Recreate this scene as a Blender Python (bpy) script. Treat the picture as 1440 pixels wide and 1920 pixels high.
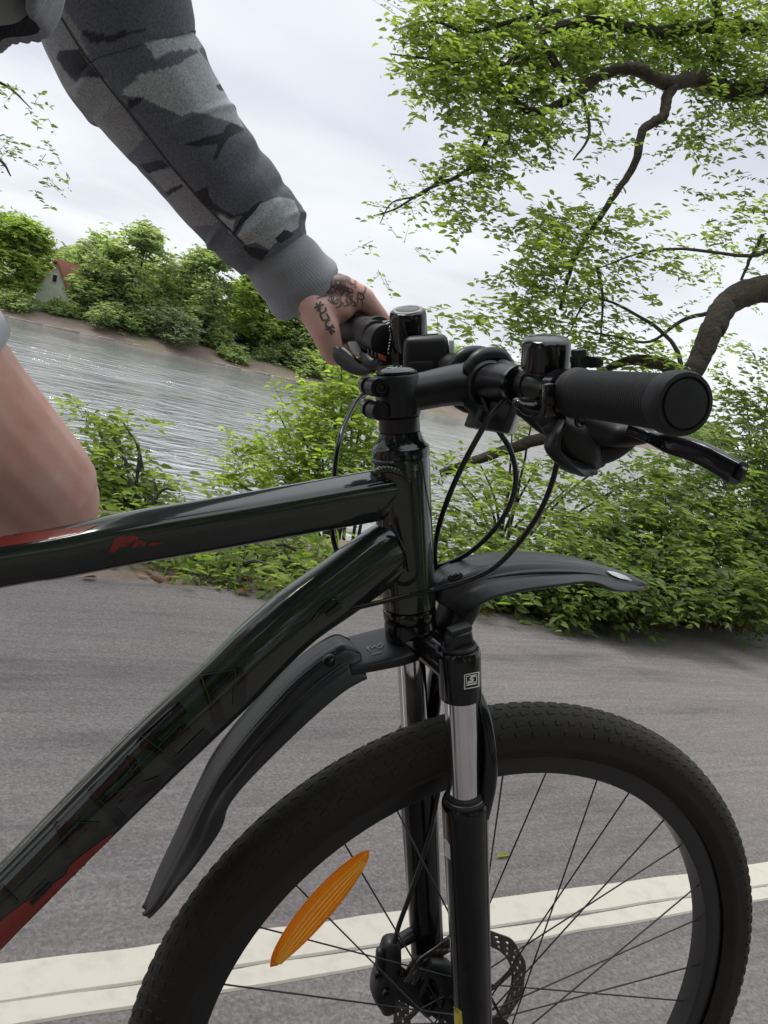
import bpy, bmesh, math, random
import numpy as np
from mathutils import Vector, Matrix
from mathutils.bvhtree import BVHTree

random.seed(7); rng = np.random.default_rng(7)
for o in list(bpy.data.objects): bpy.data.objects.remove(o)
SC = bpy.context.scene
COL = SC.collection

# ------------------------------------------------------------------ camera
CAM = np.array([-.5492, -.5265, 1.0093]); FPX = 1475.0
YAW, PITCH, ROLL = .4995, .1814, .2389
_f = np.array([math.sin(YAW)*math.cos(PITCH), math.cos(YAW)*math.cos(PITCH), -math.sin(PITCH)])
_r = np.array([math.cos(YAW), -math.sin(YAW), 0]); _d = np.cross(_f, _r)
_r, _d = _r*math.cos(ROLL)-_d*math.sin(ROLL), _r*math.sin(ROLL)+_d*math.cos(ROLL)
CM = np.stack([_r, _d, _f])
cd = bpy.data.cameras.new('camera'); co = bpy.data.objects.new('camera', cd); COL.objects.link(co)
cd.sensor_fit = 'HORIZONTAL'; cd.sensor_width = 36; cd.lens = 36*FPX/1440
cd.clip_start = .02; cd.clip_end = 3000
mw = Matrix.Identity(4)
for i in range(3):
    mw[i][0] = _r[i]; mw[i][1] = -_d[i]; mw[i][2] = -_f[i]; mw[i][3] = CAM[i]
co.matrix_world = mw
SC.camera = co

# ------------------------------------------------------------------ light
SUN_EL, SUN_AZ = math.radians(56), math.radians(142)
W = bpy.data.worlds.new('World'); SC.world = W; W.use_nodes = True
nt = W.node_tree; nt.nodes.clear()
def N(t, kind, **kw):
    n = t.nodes.new(kind)
    for k, v in kw.items():
        if k in n.inputs: n.inputs[k].default_value = v
        else: setattr(n, k, v)
    return n
out = N(nt, 'ShaderNodeOutputWorld')
sky = N(nt, 'ShaderNodeTexSky', sky_type='NISHITA', sun_disc=False, sun_elevation=SUN_EL, sun_rotation=math.radians(90)-SUN_AZ)
b1 = N(nt, 'ShaderNodeBackground', Strength=.10); nt.links.new(sky.outputs[0], b1.inputs[0])
tc = N(nt, 'ShaderNodeTexCoord')
sep = N(nt, 'ShaderNodeSeparateXYZ'); nt.links.new(tc.outputs['Generated'], sep.inputs[0])
zc = N(nt, 'ShaderNodeMath', operation='MAXIMUM'); nt.links.new(sep.outputs[2], zc.inputs[0]); zc.inputs[1].default_value = 0
za = N(nt, 'ShaderNodeMath', operation='ADD'); nt.links.new(zc.outputs[0], za.inputs[0]); za.inputs[1].default_value = .16
dv = N(nt, 'ShaderNodeVectorMath', operation='DIVIDE'); nt.links.new(tc.outputs['Generated'], dv.inputs[0]); nt.links.new(za.outputs[0], dv.inputs[1])
mp = N(nt, 'ShaderNodeMapping'); mp.inputs['Scale'].default_value = (.75, 1.0, .05); mp.inputs['Location'].default_value = (.35, .2, 0); mp.inputs['Rotation'].default_value = (0, 0, .35)
nt.links.new(dv.outputs[0], mp.inputs[0])
n1 = N(nt, 'ShaderNodeTexNoise', Scale=.9, Detail=5, Roughness=.45, Distortion=.2); nt.links.new(mp.outputs[0], n1.inputs['Vector'])
cr = N(nt, 'ShaderNodeValToRGB'); nt.links.new(n1.outputs[0], cr.inputs[0])
e = cr.color_ramp.elements
e[0].position = .36; e[0].color = (.36, .375, .415, 1); e[1].position = .63; e[1].color = (.515, .522, .54, 1)
m_ = e.new(.51); m_.color = (.455, .465, .49, 1)
b2 = N(nt, 'ShaderNodeBackground'); nt.links.new(cr.outputs[0], b2.inputs[0])
zg = N(nt, 'ShaderNodeMapRange', interpolation_type='SMOOTHSTEP'); nt.links.new(zc.outputs[0], zg.inputs[0]); zg.inputs[1].default_value = .40; zg.inputs[2].default_value = 1; zg.inputs[3].default_value = 1.0; zg.inputs[4].default_value = 2.4
nt.links.new(zg.outputs[0], b2.inputs[1])
mx = N(nt, 'ShaderNodeMixShader', Fac=.93); nt.links.new(b1.outputs[0], mx.inputs[1]); nt.links.new(b2.outputs[0], mx.inputs[2])
nt.links.new(mx.outputs[0], out.inputs[0])
sl = bpy.data.lights.new('sun', 'SUN'); sl.energy = 2.2; sl.angle = math.radians(25); sl.color = (1, .97, .92)
so = bpy.data.objects.new('sun', sl); COL.objects.link(so)
sd = Vector((math.cos(SUN_EL)*math.cos(SUN_AZ), math.cos(SUN_EL)*math.sin(SUN_AZ), math.sin(SUN_EL)))
so.rotation_euler = sd.to_track_quat('Z', 'Y').to_euler(); so.location = sd*30
vs = SC.view_settings; vs.view_transform = 'Standard'; vs.look = 'None'; vs.exposure = 0.98; vs.gamma = 1; vs.use_curve_mapping = False

# ------------------------------------------------------------------ helpers: sight lines to real planes
def ray(x, y): return np.array([(x-720)/FPX, (y-960)/FPX, 1.0]) @ CM
def at_depth(x, y, t): return CAM + t*ray(x, y)
def on_z(x, y, z):
    r = ray(x, y); return CAM + (z-CAM[2])/r[2]*r
def on_y(x, y, Y):
    r = ray(x, y); return CAM + (Y-CAM[1])/r[1]*r
def project(P):
    v = (np.asarray(P)-CAM) @ CM.T
    return v[..., :2]/v[..., 2:3]*FPX+np.array([720, 960]), v[..., 2]
# steering frame: S along the steering axis (up), E forward, L left; wheel turned and bike leaned a little
A_ = np.array([-.29391693, .05888508, .9540154]); E_ = np.array([.94865775, -.10407926, .29869044]); L_ = np.array([.11688162, .99282428, -.02527113])
O_ = np.array([-.04534169, .02144249, .34739636]); RAKE = .0474; RW = .362
def SP(s, e, l): return O_+s*A_+e*E_+l*L_
def SX(x, y, l):
    r = ray(x, y); t = (l-(CAM-O_)@L_)/(r@L_); return CAM+t*r
LEAN = -.0616
LF = np.array([0, math.cos(LEAN), math.sin(LEAN)])
ZF = np.array([0, -math.sin(LEAN), math.cos(LEAN)])
def FP(x, l, z): return np.array([x, 0, 0])+l*LF+z*ZF
def FX(x, y, l):
    r = ray(x, y); t = (l-CAM@LF)/(r@LF); return CAM+t*r

# ------------------------------------------------------------------ helpers: mesh
def nrm(v): v = np.asarray(v, float); return v/(np.linalg.norm(v)+1e-12)
def mk(name, VF, mat, parent=None, smooth=True, kind=None, label=None):
    V, F = VF
    if len(V) == 0: print('EMPTY', name); return None
    me = bpy.data.meshes.new(name)
    V = np.asarray(V, float)
    if parent is not None: V = V-np.array(ORG.get(parent.name, (0, 0, 0)))
    me.from_pydata([tuple(v) for v in V], [], [tuple(int(i) for i in f) for f in F]); me.update()
    bm = bmesh.new(); bm.from_mesh(me); bmesh.ops.recalc_face_normals(bm, faces=bm.faces); bm.to_mesh(me); bm.free()
    if smooth:
        me.shade_smooth()
        try: me.set_sharp_from_angle(angle=math.radians(40))
        except Exception: pass
    if mat: me.materials.append(mat)
    o = bpy.data.objects.new(name, me); COL.objects.link(o)
    if parent is not None:
        o.parent = parent; ORG[o.name] = ORG.get(parent.name, (0, 0, 0))
    else: ORG[o.name] = (0, 0, 0)
    if kind: o['kind'] = kind
    if label: o['label'] = label
    return o
ORG = {}
def root(name, loc, label, cat, group=None):
    o = bpy.data.objects.new(name, None); COL.objects.link(o); o.location = loc; o.empty_display_size = .1
    o['label'] = label; o['category'] = cat
    if group: o['group'] = group
    ORG[o.name] = tuple(loc)
    return o
def merge(*L):
    V = []; F = []; n = 0
    for v, f in L:
        V += [tuple(q) for q in v]; F += [tuple(int(i)+n for i in q) for q in f]; n = len(V)
    return V, F
def spline(P, k=8):
    P = np.asarray(P, float)
    if len(P) < 3: return np.array([P[0]+(P[-1]-P[0])*i/k for i in range(k+1)])
    Q = np.vstack([2*P[0]-P[1], P, 2*P[-1]-P[-2]]); o = []
    for i in range(1, len(Q)-2):
        a, b, c, d = Q[i-1:i+3]
        for j in range(k):
            t = j/k
            o.append(.5*(2*b+(c-a)*t+(2*a-5*b+4*c-d)*t*t+(3*b-a-3*c+d)*t**3))
    o.append(P[-1]); return np.array(o)
def frames(P, up=None):
    T = np.gradient(P, axis=0); T = T/(np.linalg.norm(T, axis=1)[:, None]+1e-12)
    u = nrm(np.array([0, 0, 1.]) if up is None else up)
    if abs(T[0]@u) > .97 and up is None: u = np.array([0, 1., 0])
    U = []; V = []
    for t in T:
        u2 = u-(u@t)*t; u2 = nrm(u2)
        if up is None: u = u2
        U.append(u2); V.append(np.cross(t, u2))
    return T, np.array(U), np.array(V)
def tube(P, R, n=14, k=0, up=None, cap=True, sq=2.0, round_cap=False):
    """sweep: R scalar, list of radii or list of (along up, sideways) radii at the control points"""
    P = np.asarray(P, float); R = np.asarray(R, float)
    if R.ndim == 0: R = np.full(len(P), float(R))
    if R.ndim == 1: R = np.c_[R, R]
    if k: R = spline(np.c_[R, np.zeros(len(R))], k)[:, :2]; P = spline(P, k)
    T, U, Vv = frames(P, up)
    a = np.linspace(0, 2*np.pi, n, endpoint=False)
    c, s = np.cos(a), np.sin(a)
    if sq != 2: c = np.sign(c)*abs(c)**(2/sq); s = np.sign(s)*abs(s)**(2/sq)
    rings = [(P[i]+R[i, 0]*c[:, None]*U[i]+R[i, 1]*s[:, None]*Vv[i]) for i in range(len(P))]
    if round_cap:
        pre = [P[0]-T[0]*R[0].mean()*math.sin(q)+(rings[0]-P[0])*math.cos(q) for q in (1.2, .8, .4)]
        post = [P[-1]+T[-1]*R[-1].mean()*math.sin(q)+(rings[-1]-P[-1])*math.cos(q) for q in (.4, .8, 1.2)]
        rings = pre+rings+post
    V = np.vstack(rings); F = []
    m = len(rings)
    for i in range(m-1):
        for j in range(n):
            j2 = (j+1) % n; F.append((i*n+j, i*n+j2, (i+1)*n+j2, (i+1)*n+j))
    if cap: F.append(tuple(range(n))[::-1]); F.append(tuple((m-1)*n+j for j in range(n)))
    return V, F
def lathe(c, ax, prof, n=28, cap=True):
    """prof: (height along ax, radius)"""
    ax = nrm(ax); u = nrm(np.cross(ax, [0.31, .77, .2])); v = np.cross(ax, u); c = np.asarray(c, float)
    V = []; F = []
    for h, r in prof:
        for j in range(n):
            a = 2*math.pi*j/n; V.append(c+h*ax+r*(math.cos(a)*u+math.sin(a)*v))
    m = len(prof)
    for i in range(m-1):
        for j in range(n):
            j2 = (j+1) % n; F.append((i*n+j, i*n+j2, (i+1)*n+j2, (i+1)*n+j))
    if cap: F.append(tuple(range(n))[::-1]); F.append(tuple((m-1)*n+j for j in range(n)))
    return V, F
def box(c, ax, h, bev=.002, seg=2, taper=None):
    """c centre, ax 3 axis vectors, h half sizes; taper (x,y) scale of the +z end"""
    bm = bmesh.new(); bmesh.ops.create_cube(bm, size=2)
    for v in bm.verts:
        if taper and v.co.z > 0: v.co.x *= taper[0]; v.co.y *= taper[1]
        v.co.x *= h[0]; v.co.y *= h[1]; v.co.z *= h[2]
    if bev: bmesh.ops.bevel(bm, geom=list(bm.edges), offset=bev, segments=seg, profile=.5, affect='EDGES')
    bm.verts.ensure_lookup_table()
    X = np.stack([nrm(a) for a in ax]); c = np.asarray(c, float)
    V = [c+np.array(v.co)@X for v in bm.verts]; F = [[v.index for v in f.verts] for f in bm.faces]
    bm.free(); return V, F
def prism(poly, nvec, th, bev=0):
    """flat outline poly (3-D points) thickened by th along nvec, with bevel"""
    bm = bmesh.new(); nv = nrm(nvec)*th
    a = [bm.verts.new(np.asarray(p)-nv/2) for p in poly]; b = [bm.verts.new(np.asarray(p)+nv/2) for p in poly]
    n = len(a)
    bm.faces.new(a[::-1]); bm.faces.new(b)
    for i in range(n): bm.faces.new((a[i], a[(i+1) % n], b[(i+1) % n], b[i]))
    if bev: bmesh.ops.bevel(bm, geom=list(bm.edges), offset=bev, segments=2, profile=.5, affect='EDGES')
    bm.verts.index_update()
    V = [np.array(v.co) for v in bm.verts]; F = [[v.index for v in f.verts] for f in bm.faces]
    bm.free(); return V, F
def sphere(c, r, ax=None, nu=16, nv=10):
    r = np.array([r]*3 if np.isscalar(r) else r, float); V = []; F = []
    X = np.eye(3) if ax is None else np.stack([nrm(a) for a in ax])
    for i in range(nv+1):
        t = math.pi*i/nv
        for j in range(nu):
            p = 2*math.pi*j/nu
            V.append(np.asarray(c)+(np.array([math.sin(t)*math.cos(p), math.sin(t)*math.sin(p), math.cos(t)])*r)@X)
    for i in range(nv):
        for j in range(nu):
            j2 = (j+1) % nu; F.append((i*nu+j, (i+1)*nu+j, (i+1)*nu+j2, i*nu+j2))
    return V, F
def capsule(a, b, ra, rb, n=16):
    a = np.asarray(a, float); b = np.asarray(b, float); d = nrm(b-a)
    prof = []; ln = np.linalg.norm(b-a)
    for q in np.linspace(-math.pi/2, 0, 5): prof.append((ra*math.sin(q), max(ra*math.cos(q), 1e-4)))
    for q in np.linspace(0, math.pi/2, 5): prof.append((ln+rb*math.sin(q), max(rb*math.cos(q), 1e-4)))
    return lathe(a, d, prof, n)

def inpoly(x, y, poly):
    r = np.zeros(np.shape(x), bool); n = len(poly); j = n-1
    for i in range(n):
        xi, yi = poly[i]; xj, yj = poly[j]
        c = ((yi > y) != (yj > y)) & (x < (xj-xi)*(y-yi)/((yj-yi) or 1e-9)+xi)
        r ^= c; j = i
    return r

def decal(name, polys, target, mat, parent, off=.0004, step=4.0, label=None):
    """flat print laid onto an existing surface: outline cells that land on the target, lifted off by a fraction of a millimetre"""
    deps = bpy.context.evaluated_depsgraph_get()
    oe = target.evaluated_get(deps); me = oe.to_mesh()
    org = np.array(ORG.get(target.name, (0, 0, 0)))
    bv = BVHTree.FromPolygons([Vector(np.array(v.co)+org) for v in me.vertices], [list(p.vertices) for p in me.polygons])
    oe.to_mesh_clear()
    bm = bmesh.new()
    for poly in polys:
        vs_ = [bm.verts.new((x, y, 0)) for x, y in poly]
        try: bm.faces.new(vs_)
        except Exception: pass
    bmesh.ops.triangulate(bm, faces=list(bm.faces))
    for _ in range(6):
        ed = [q for q in bm.edges if q.calc_length() > step]
        if not ed: break
        bmesh.ops.subdivide_edges(bm, edges=ed, cuts=1)
        bmesh.ops.triangulate(bm, faces=[f for f in bm.faces if len(f.verts) > 3])
    kill = []
    for v in bm.verts:
        d = Vector(nrm(ray(v.co.x, v.co.y)))
        h, n, i, dist = bv.ray_cast(Vector(CAM), d)
        if h is None: kill.append(v); continue
        if n.dot(d) > 0: n = -n
        v.co = h+n*off
    bmesh.ops.delete(bm, geom=kill, context='VERTS')
    bm.verts.index_update()
    VF = ([np.array(v.co) for v in bm.verts], [[v.index for v in f.verts] for f in bm.faces]); bm.free()
    o = mk(name, VF, mat, parent, label=label)
    return o
def stroke(pts, w):
    """polyline to a closed outline of width w (list of quads)"""
    pts = [np.array(p, float) for p in pts]; out = []
    for a, b in zip(pts[:-1], pts[1:]):
        d = (b-a)/(np.linalg.norm(b-a)+1e-9); n = np.array([-d[1], d[0]])*w/2; a2 = a-d*w*.25; b2 = b+d*w*.25
        out.append([tuple(a2+n), tuple(b2+n), tuple(b2-n), tuple(a2-n)])
    return out

# ------------------------------------------------------------------ materials
def mat(name, col, rough=.5, metal=0, coat=0, spec=.5, bump=None, var=None, coords='Object', trans=0, sss=0, sheen=0):
    m = bpy.data.materials.new(name); m.use_nodes = True; t = m.node_tree; b = t.nodes['Principled BSDF']
    b.inputs['Base Color'].default_value = (*col, 1); b.inputs['Roughness'].default_value = rough; b.inputs['Metallic'].default_value = metal
    b.inputs['Coat Weight'].default_value = coat; b.inputs['Coat Roughness'].default_value = .06
    b.inputs['Specular IOR Level'].default_value = spec if not coat else .1; b.inputs['Transmission Weight'].default_value = trans
    if sss: b.inputs['Subsurface Weight'].default_value = sss; b.inputs['Subsurface Radius'].default_value = (.01, .004, .002); b.inputs['Subsurface Scale'].default_value = 1
    if sheen: b.inputs['Sheen Weight'].default_value = sheen
    tcn = N(t, 'ShaderNodeTexCoord')
    if var:   # (scale, colour2, lo, hi)
        nn = N(t, 'ShaderNodeTexNoise', Scale=var[0], Detail=6, Roughness=.6); t.links.new(tcn.outputs[coords], nn.inputs['Vector'])
        rr = N(t, 'ShaderNodeValToRGB'); t.links.new(nn.outputs[0], rr.inputs[0])
        rr.color_ramp.elements[0].position = var[2]; rr.color_ramp.elements[0].color = (*col, 1)
        rr.color_ramp.elements[1].position = var[3]; rr.color_ramp.elements[1].color = (*var[1], 1)
        t.links.new(rr.outputs[0], b.inputs['Base Color'])
        r2 = N(t, 'ShaderNodeMapRange'); r2.inputs[3].default_value = max(rough-.1, .02); r2.inputs[4].default_value = min(rough+.14, 1)
        t.links.new(nn.outputs[0], r2.inputs[0]); t.links.new(r2.outputs[0], b.inputs['Roughness'])
    if bump:  # (scale, strength, distance)
        nb = N(t, 'ShaderNodeTexNoise', Scale=bump[0], Detail=4, Roughness=.6); t.links.new(tcn.outputs[coords], nb.inputs['Vector'])
        bb = N(t, 'ShaderNodeBump', Strength=bump[1], Distance=bump[2]); t.links.new(nb.outputs[0], bb.inputs['Height']); t.links.new(bb.outputs[0], b.inputs['Normal'])
    return m
M = {}
M['paint'] = mat('gloss_green_black_paint', (.013, .018, .016), .22, 0, 1.0, bump=(420, .04, .0004), var=(30, (.017, .023, .020), .3, .75))
M['black_paint'] = mat('gloss_black_paint', (.004, .004, .005), .2, 0, .55, var=(40, (.010, .010, .012), .4, .7))
M['satin'] = mat('satin_black_alloy', (.006, .006, .008), .34, 0, 0, spec=.4, bump=(900, .05, .0003), var=(60, (.010, .010, .012), .45, .75))
M['guard'] = mat('scuffed_grey_black_plastic', (.016, .017, .021), .40, bump=(500, .09, .0004), var=(14, (.045, .044, .046), .45, .85))
M['plastic'] = mat('matt_black_plastic', (.008, .008, .010), .42, bump=(700, .09, .0004), spec=.4, var=(22, (.016, .016, .017), .5, .85))
M['gloss_plastic'] = mat('gloss_black_plastic', (.006, .006, .007), .12)
M['rubber'] = mat('black_rubber', (.008, .008, .010), .6, spec=.4, bump=(1100, .25, .0006), var=(45, (.022, .022, .024), .45, .8))
M['tyre'] = mat('worn_tyre_rubber', (.017, .0145, .0125), .68, spec=.3, bump=(260, .3, .001), var=(14, (.028, .0235, .020), .42, .8))
M['rim'] = mat('matt_black_rim', (.011, .011, .012), .38)
M['chrome'] = mat('polished_chrome', (.62, .62, .64), .10, 1)
M['steel'] = mat('brushed_steel', (.30, .29, .29), .34, 1, var=(90, (.18, .17, .17), .4, .7))
M['dark_steel'] = mat('dark_brake_steel', (.16, .15, .145), .42, 1, var=(120, (.08, .075, .07), .4, .7))
M['bolt'] = mat('black_bolt_steel', (.05, .05, .052), .25, 1)
M['red'] = mat('red_paint', (.22, .030, .024), .32, 0, .6)
M['gloss_black_print'] = mat('deep_gloss_black_print', (.002, .0022, .002), .09, 0, 1.0)
M['green_line'] = mat('dark_green_print_edge', (.020, .027, .023), .35)
M['white_print'] = mat('white_print', (.72, .73, .72), .45)
M['sticker_grey'] = mat('pale_worn_print', (.42, .43, .44), .5)
M['yellow_print'] = mat('yellow_warning_sticker', (.55, .45, .05), .5, var=(160, (.12, .10, .03), .55, .62))
M['grey_print'] = mat('grey_print', (.20, .20, .21), .5)
M['orange_print'] = mat('orange_print', (.55, .15, .05), .5)
M['clear'] = mat('clear_plastic', (.82, .84, .85), .15, spec=.6)
M['lens_glass'] = mat('lamp_lens', (.5, .52, .54), .1)
def amber():
    m = mat('amber_reflector_plastic', (1.0, .40, .014), .15, spec=.6); t = m.node_tree; b = t.nodes['Principled BSDF']
    tr = N(t, 'ShaderNodeBsdfTranslucent'); tr.inputs[0].default_value = (1.0, .50, .02, 1)
    mx = N(t, 'ShaderNodeMixShader', Fac=.6); o = t.nodes['Material Output']
    t.links.new(b.outputs[0], mx.inputs[1]); t.links.new(tr.outputs[0], mx.inputs[2]); t.links.new(mx.outputs[0], o.inputs[0])
    return m
M['amber'] = amber()
M['amber_highlight'] = mat('amber_painted_highlight', (1.0, .47, .03), .15)  # lighter amber for the ribs: bright highlight streaks put into the colour
M['skin'] = mat('skin', (.62, .385, .325), .58, sss=.06, bump=(900, .18, .0008), var=(22, (.56, .275, .225), .38, .70))
M['ink'] = mat('faded_tattoo_ink', (.075, .065, .068), .5)
M['ink_soft'] = mat('faded_tattoo_shading', (.20, .125, .105), .5)
M['hair'] = mat('dark_brown_hair', (.03, .018, .012), .6, bump=(300, .6, .003))
M['shorts'] = mat('light_grey_jersey', (.42, .44, .47), .9, sheen=.2, bump=(800, .3, .0008))
M['shoe'] = mat('dark_grey_trainer', (.05, .05, .055), .7)
M['rib'] = mat('heather_grey_rib_knit', (.20, .21, .23), .92, sheen=.15, bump=(1300, .45, .0009), var=(650, (.29, .30, .325), .35, .7))
M['zip'] = mat('zip_tape', (.30, .30, .30), .5)

def sleeve_mat():
    m = bpy.data.materials.new('grey_camouflage_sweatshirt'); m.use_nodes = True; t = m.node_tree; b = t.nodes['Principled BSDF']
    b.inputs['Roughness'].default_value = .95; b.inputs['Sheen Weight'].default_value = .12; b.inputs['Specular IOR Level'].default_value = .2
    at = N(t, 'ShaderNodeAttribute', attribute_name='camo')
    rr = N(t, 'ShaderNodeValToRGB'); rr.color_ramp.interpolation = 'LINEAR'
    el = rr.color_ramp.elements; el[0].position = 0; el[0].color = (.036, .037, .045, 1); el[1].position = 1; el[1].color = (.34, .36, .375, 1)
    q = el.new(.33); q.color = (.112, .118, .142, 1); q = el.new(.66); q.color = (.20, .207, .212, 1)
    t.links.new(at.outputs['Fac'], rr.inputs[0])
    tcn = N(t, 'ShaderNodeTexCoord'); nn = N(t, 'ShaderNodeTexNoise', Scale=520, Detail=3, Roughness=.7); t.links.new(tcn.outputs['Object'], nn.inputs['Vector'])
    mr = N(t, 'ShaderNodeMapRange'); mr.inputs[1].default_value = .3; mr.inputs[2].default_value = .7; mr.inputs[3].default_value = .62; mr.inputs[4].default_value = 1.4
    t.links.new(nn.outputs[0], mr.inputs[0])
    mm = N(t, 'ShaderNodeVectorMath', operation='SCALE'); t.links.new(rr.outputs[0], mm.inputs[0]); t.links.new(mr.outputs[0], mm.inputs['Scale'])
    t.links.new(mm.outputs[0], b.inputs['Base Color'])
    bb = N(t, 'ShaderNodeBump', Strength=.4, Distance=.0008); t.links.new(nn.outputs[0], bb.inputs['Height']); t.links.new(bb.outputs[0], b.inputs['Normal'])
    return m
M['camo'] = sleeve_mat()

def leaf_mat(name, c0, c1, c2, trans=.45):
    m = bpy.data.materials.new(name); m.use_nodes = True; t = m.node_tree; b = t.nodes['Principled BSDF']
    at = N(t, 'ShaderNodeAttribute', attribute_name='tone')
    rr = N(t, 'ShaderNodeValToRGB'); el = rr.color_ramp.elements
    el[0].position = 0; el[0].color = (*c0, 1); el[1].position = 1; el[1].color = (*c2, 1); q = el.new(.5); q.color = (*c1, 1)
    t.links.new(at.outputs['Fac'], rr.inputs[0]); t.links.new(rr.outputs[0], b.inputs['Base Color'])
    b.inputs['Roughness'].default_value = .5; b.inputs['Specular IOR Level'].default_value = .35
    tr = N(t, 'ShaderNodeBsdfTranslucent'); mm = N(t, 'ShaderNodeVectorMath', operation='MULTIPLY'); mm.inputs[1].default_value = (1.5, 1.7, .7)
    t.links.new(rr.outputs[0], mm.inputs[0]); t.links.new(mm.outputs[0], tr.inputs[0])
    mx = N(t, 'ShaderNodeMixShader', Fac=trans); o = t.nodes['Material Output']
    t.links.new(b.outputs[0], mx.inputs[1]); t.links.new(tr.outputs[0], mx.inputs[2]); t.links.new(mx.outputs[0], o.inputs[0])
    return m
M['leaf'] = leaf_mat('mid_green_leaves', (.115, .150, .048), (.185, .235, .072), (.260, .315, .105), .6)
M['leaf_light'] = leaf_mat('light_green_leaves', (.135, .180, .045), (.20, .265, .062), (.265, .33, .09), .6)
M['leaf_dark'] = leaf_mat('dark_green_leaves', (.082, .115, .042), (.135, .180, .062), (.200, .245, .085), .58)
M['leaf_far'] = leaf_mat('hazed_green_leaves', (.145, .180, .110), (.205, .250, .140), (.265, .310, .180), .6)  # haze painted in: paler, greyer greens for the distant trees
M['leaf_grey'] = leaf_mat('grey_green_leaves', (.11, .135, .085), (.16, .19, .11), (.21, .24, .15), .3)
M['leaf_yellow'] = leaf_mat('yellow_green_leaves', (.14, .19, .065), (.20, .26, .08), (.27, .33, .11), .6)
M['litter'] = leaf_mat('dead_leaves', (.09, .055, .03), (.17, .09, .05), (.26, .15, .09), .1)
M['bark'] = mat('grey_brown_bark', (.024, .019, .014), .9, bump=(34, 1.0, .025), var=(9, (.058, .045, .028), .4, .68))
M['twig'] = mat('dark_twigs', (.045, .038, .030), .9)

# ------------------------------------------------------------------ SETTING
WZ = -1.6                      # water level
YE, YL = 2.39, .572            # far edge of the path, far edge of the white line
sA = on_z(0, 592, WZ); sB = on_z(585, 722, WZ)
sd_ = nrm((sB-sA)[:2]); sn_ = np.array([-sd_[1], sd_[0]])
if sn_[1] < 0: sn_ = -sn_
def vnoise(x, y, s, seed=0):
    g = np.random.default_rng(seed).random((64, 64)); x = x/s; y = y/s
    xi = np.floor(x).astype(int); yi = np.floor(y).astype(int); fx = x-xi; fy = y-yi
    fx = fx*fx*(3-2*fx); fy = fy*fy*(3-2*fy)
    G = lambda a, b: g[a % 64, b % 64]
    return G(xi, yi)*(1-fx)*(1-fy)+G(xi+1, yi)*fx*(1-fy)+G(xi, yi+1)*(1-fx)*fy+G(xi+1, yi+1)*fx*fy-.5
def shore_dist(x, y):
    d = (x-sA[0])*sn_[0]+(y-sA[1])*sn_[1]; t = (x-sA[0])*sd_[0]+(y-sA[1])*sd_[1]
    bend = np.maximum(t-np.linalg.norm((sB-sA)[:2])-4, 0)
    return d-.9*bend*(bend/(bend+30)), t
def ground_z(x, y):
    x = np.asarray(x, float); y = np.asarray(y, float)
    z = np.where(y < YE, -.03, 0.0)
    near = np.interp(y, [YE-.03, YE+.03, 3.3, 4.2, 6.2, 8, 12], [-.03, -.015, .03, -.35, -1.75, -2.6, -3])
    near = near+np.where(y > YE+.1, vnoise(x, y, .5, 3)*.05+vnoise(x, y, 1.7, 4)*.1*np.clip(y-YE-.6, 0, 1), 0)
    d, t = shore_dist(x, y)
    far = np.interp(d, [-8, -.8, 0, .25, 2.8, 8, 30, 80, 400], [-3, -1.95, WZ-.05, WZ+.14, WZ+.72, WZ+1.3, WZ+2.0, WZ+4, WZ+9])+np.where(d > 0, vnoise(x, y, 3, 5)*.3, 0)
    return np.where(y < YE-.05, -.03, np.maximum(near, far))
def grid_mesh(xs, ys):
    X, Y = np.meshgrid(xs, ys); Z = ground_z(X, Y); n, m = X.shape
    V = np.stack([X, Y, Z], -1).reshape(-1, 3)
    idx = np.arange(n*m).reshape(n, m)
    F = np.stack([idx[:-1, :-1], idx[:-1, 1:], idx[1:, 1:], idx[1:, :-1]], -1).reshape(-1, 4)
    return V, F
xs = np.unique(np.r_[np.linspace(-900, -60, 24), np.linspace(-60, 12, 110), np.linspace(-4, 10, 90), np.linspace(12, 120, 90), np.linspace(120, 1200, 26)])
ys = np.unique(np.r_[np.linspace(-500, -8, 14), np.linspace(-8, 2.2, 8), np.linspace(2.3, 9, 56), np.linspace(9, 30, 14), np.linspace(30, 110, 130), np.linspace(110, 1500, 40)])
def ground_mat():
    m = mat('soil_and_grass', (.055, .040, .030), .95, bump=(14, .8, .03)); t = m.node_tree; b = t.nodes['Principled BSDF']
    tcn = N(t, 'ShaderNodeTexCoord'); n1 = N(t, 'ShaderNodeTexNoise', Scale=.45, Detail=8, Roughness=.65); t.links.new(tcn.outputs['Object'], n1.inputs['Vector'])
    n2 = N(t, 'ShaderNodeTexNoise', Scale=7, Detail=6, Roughness=.7); t.links.new(tcn.outputs['Object'], n2.inputs['Vector'])
    ad = N(t, 'ShaderNodeMath', operation='MULTIPLY_ADD'); t.links.new(n2.outputs[0], ad.inputs[0]); ad.inputs[1].default_value = .5; t.links.new(n1.outputs[0], ad.inputs[2])
    rr = N(t, 'ShaderNodeValToRGB'); t.links.new(ad.outputs[0], rr.inputs[0]); el = rr.color_ramp.elements
    el[0].position = .5; el[0].color = (.085, .066, .052, 1); el[1].position = 1.0; el[1].color = (.10, .12, .045, 1)
    q = el.new(.68); q.color = (.150, .112, .096, 1); q = el.new(.84); q.color = (.105, .088, .058, 1)
    ag = N(t, 'ShaderNodeAttribute', attribute_name='grass'); mg_ = N(t, 'ShaderNodeMixRGB'); mg_.inputs[2].default_value = (.075, .115, .032, 1); t.links.new(ag.outputs['Fac'], mg_.inputs[0]); t.links.new(rr.outputs[0], mg_.inputs[1]); t.links.new(mg_.outputs[0], b.inputs['Base Color']); return m
GV, GF = grid_mesh(xs, ys)
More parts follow.
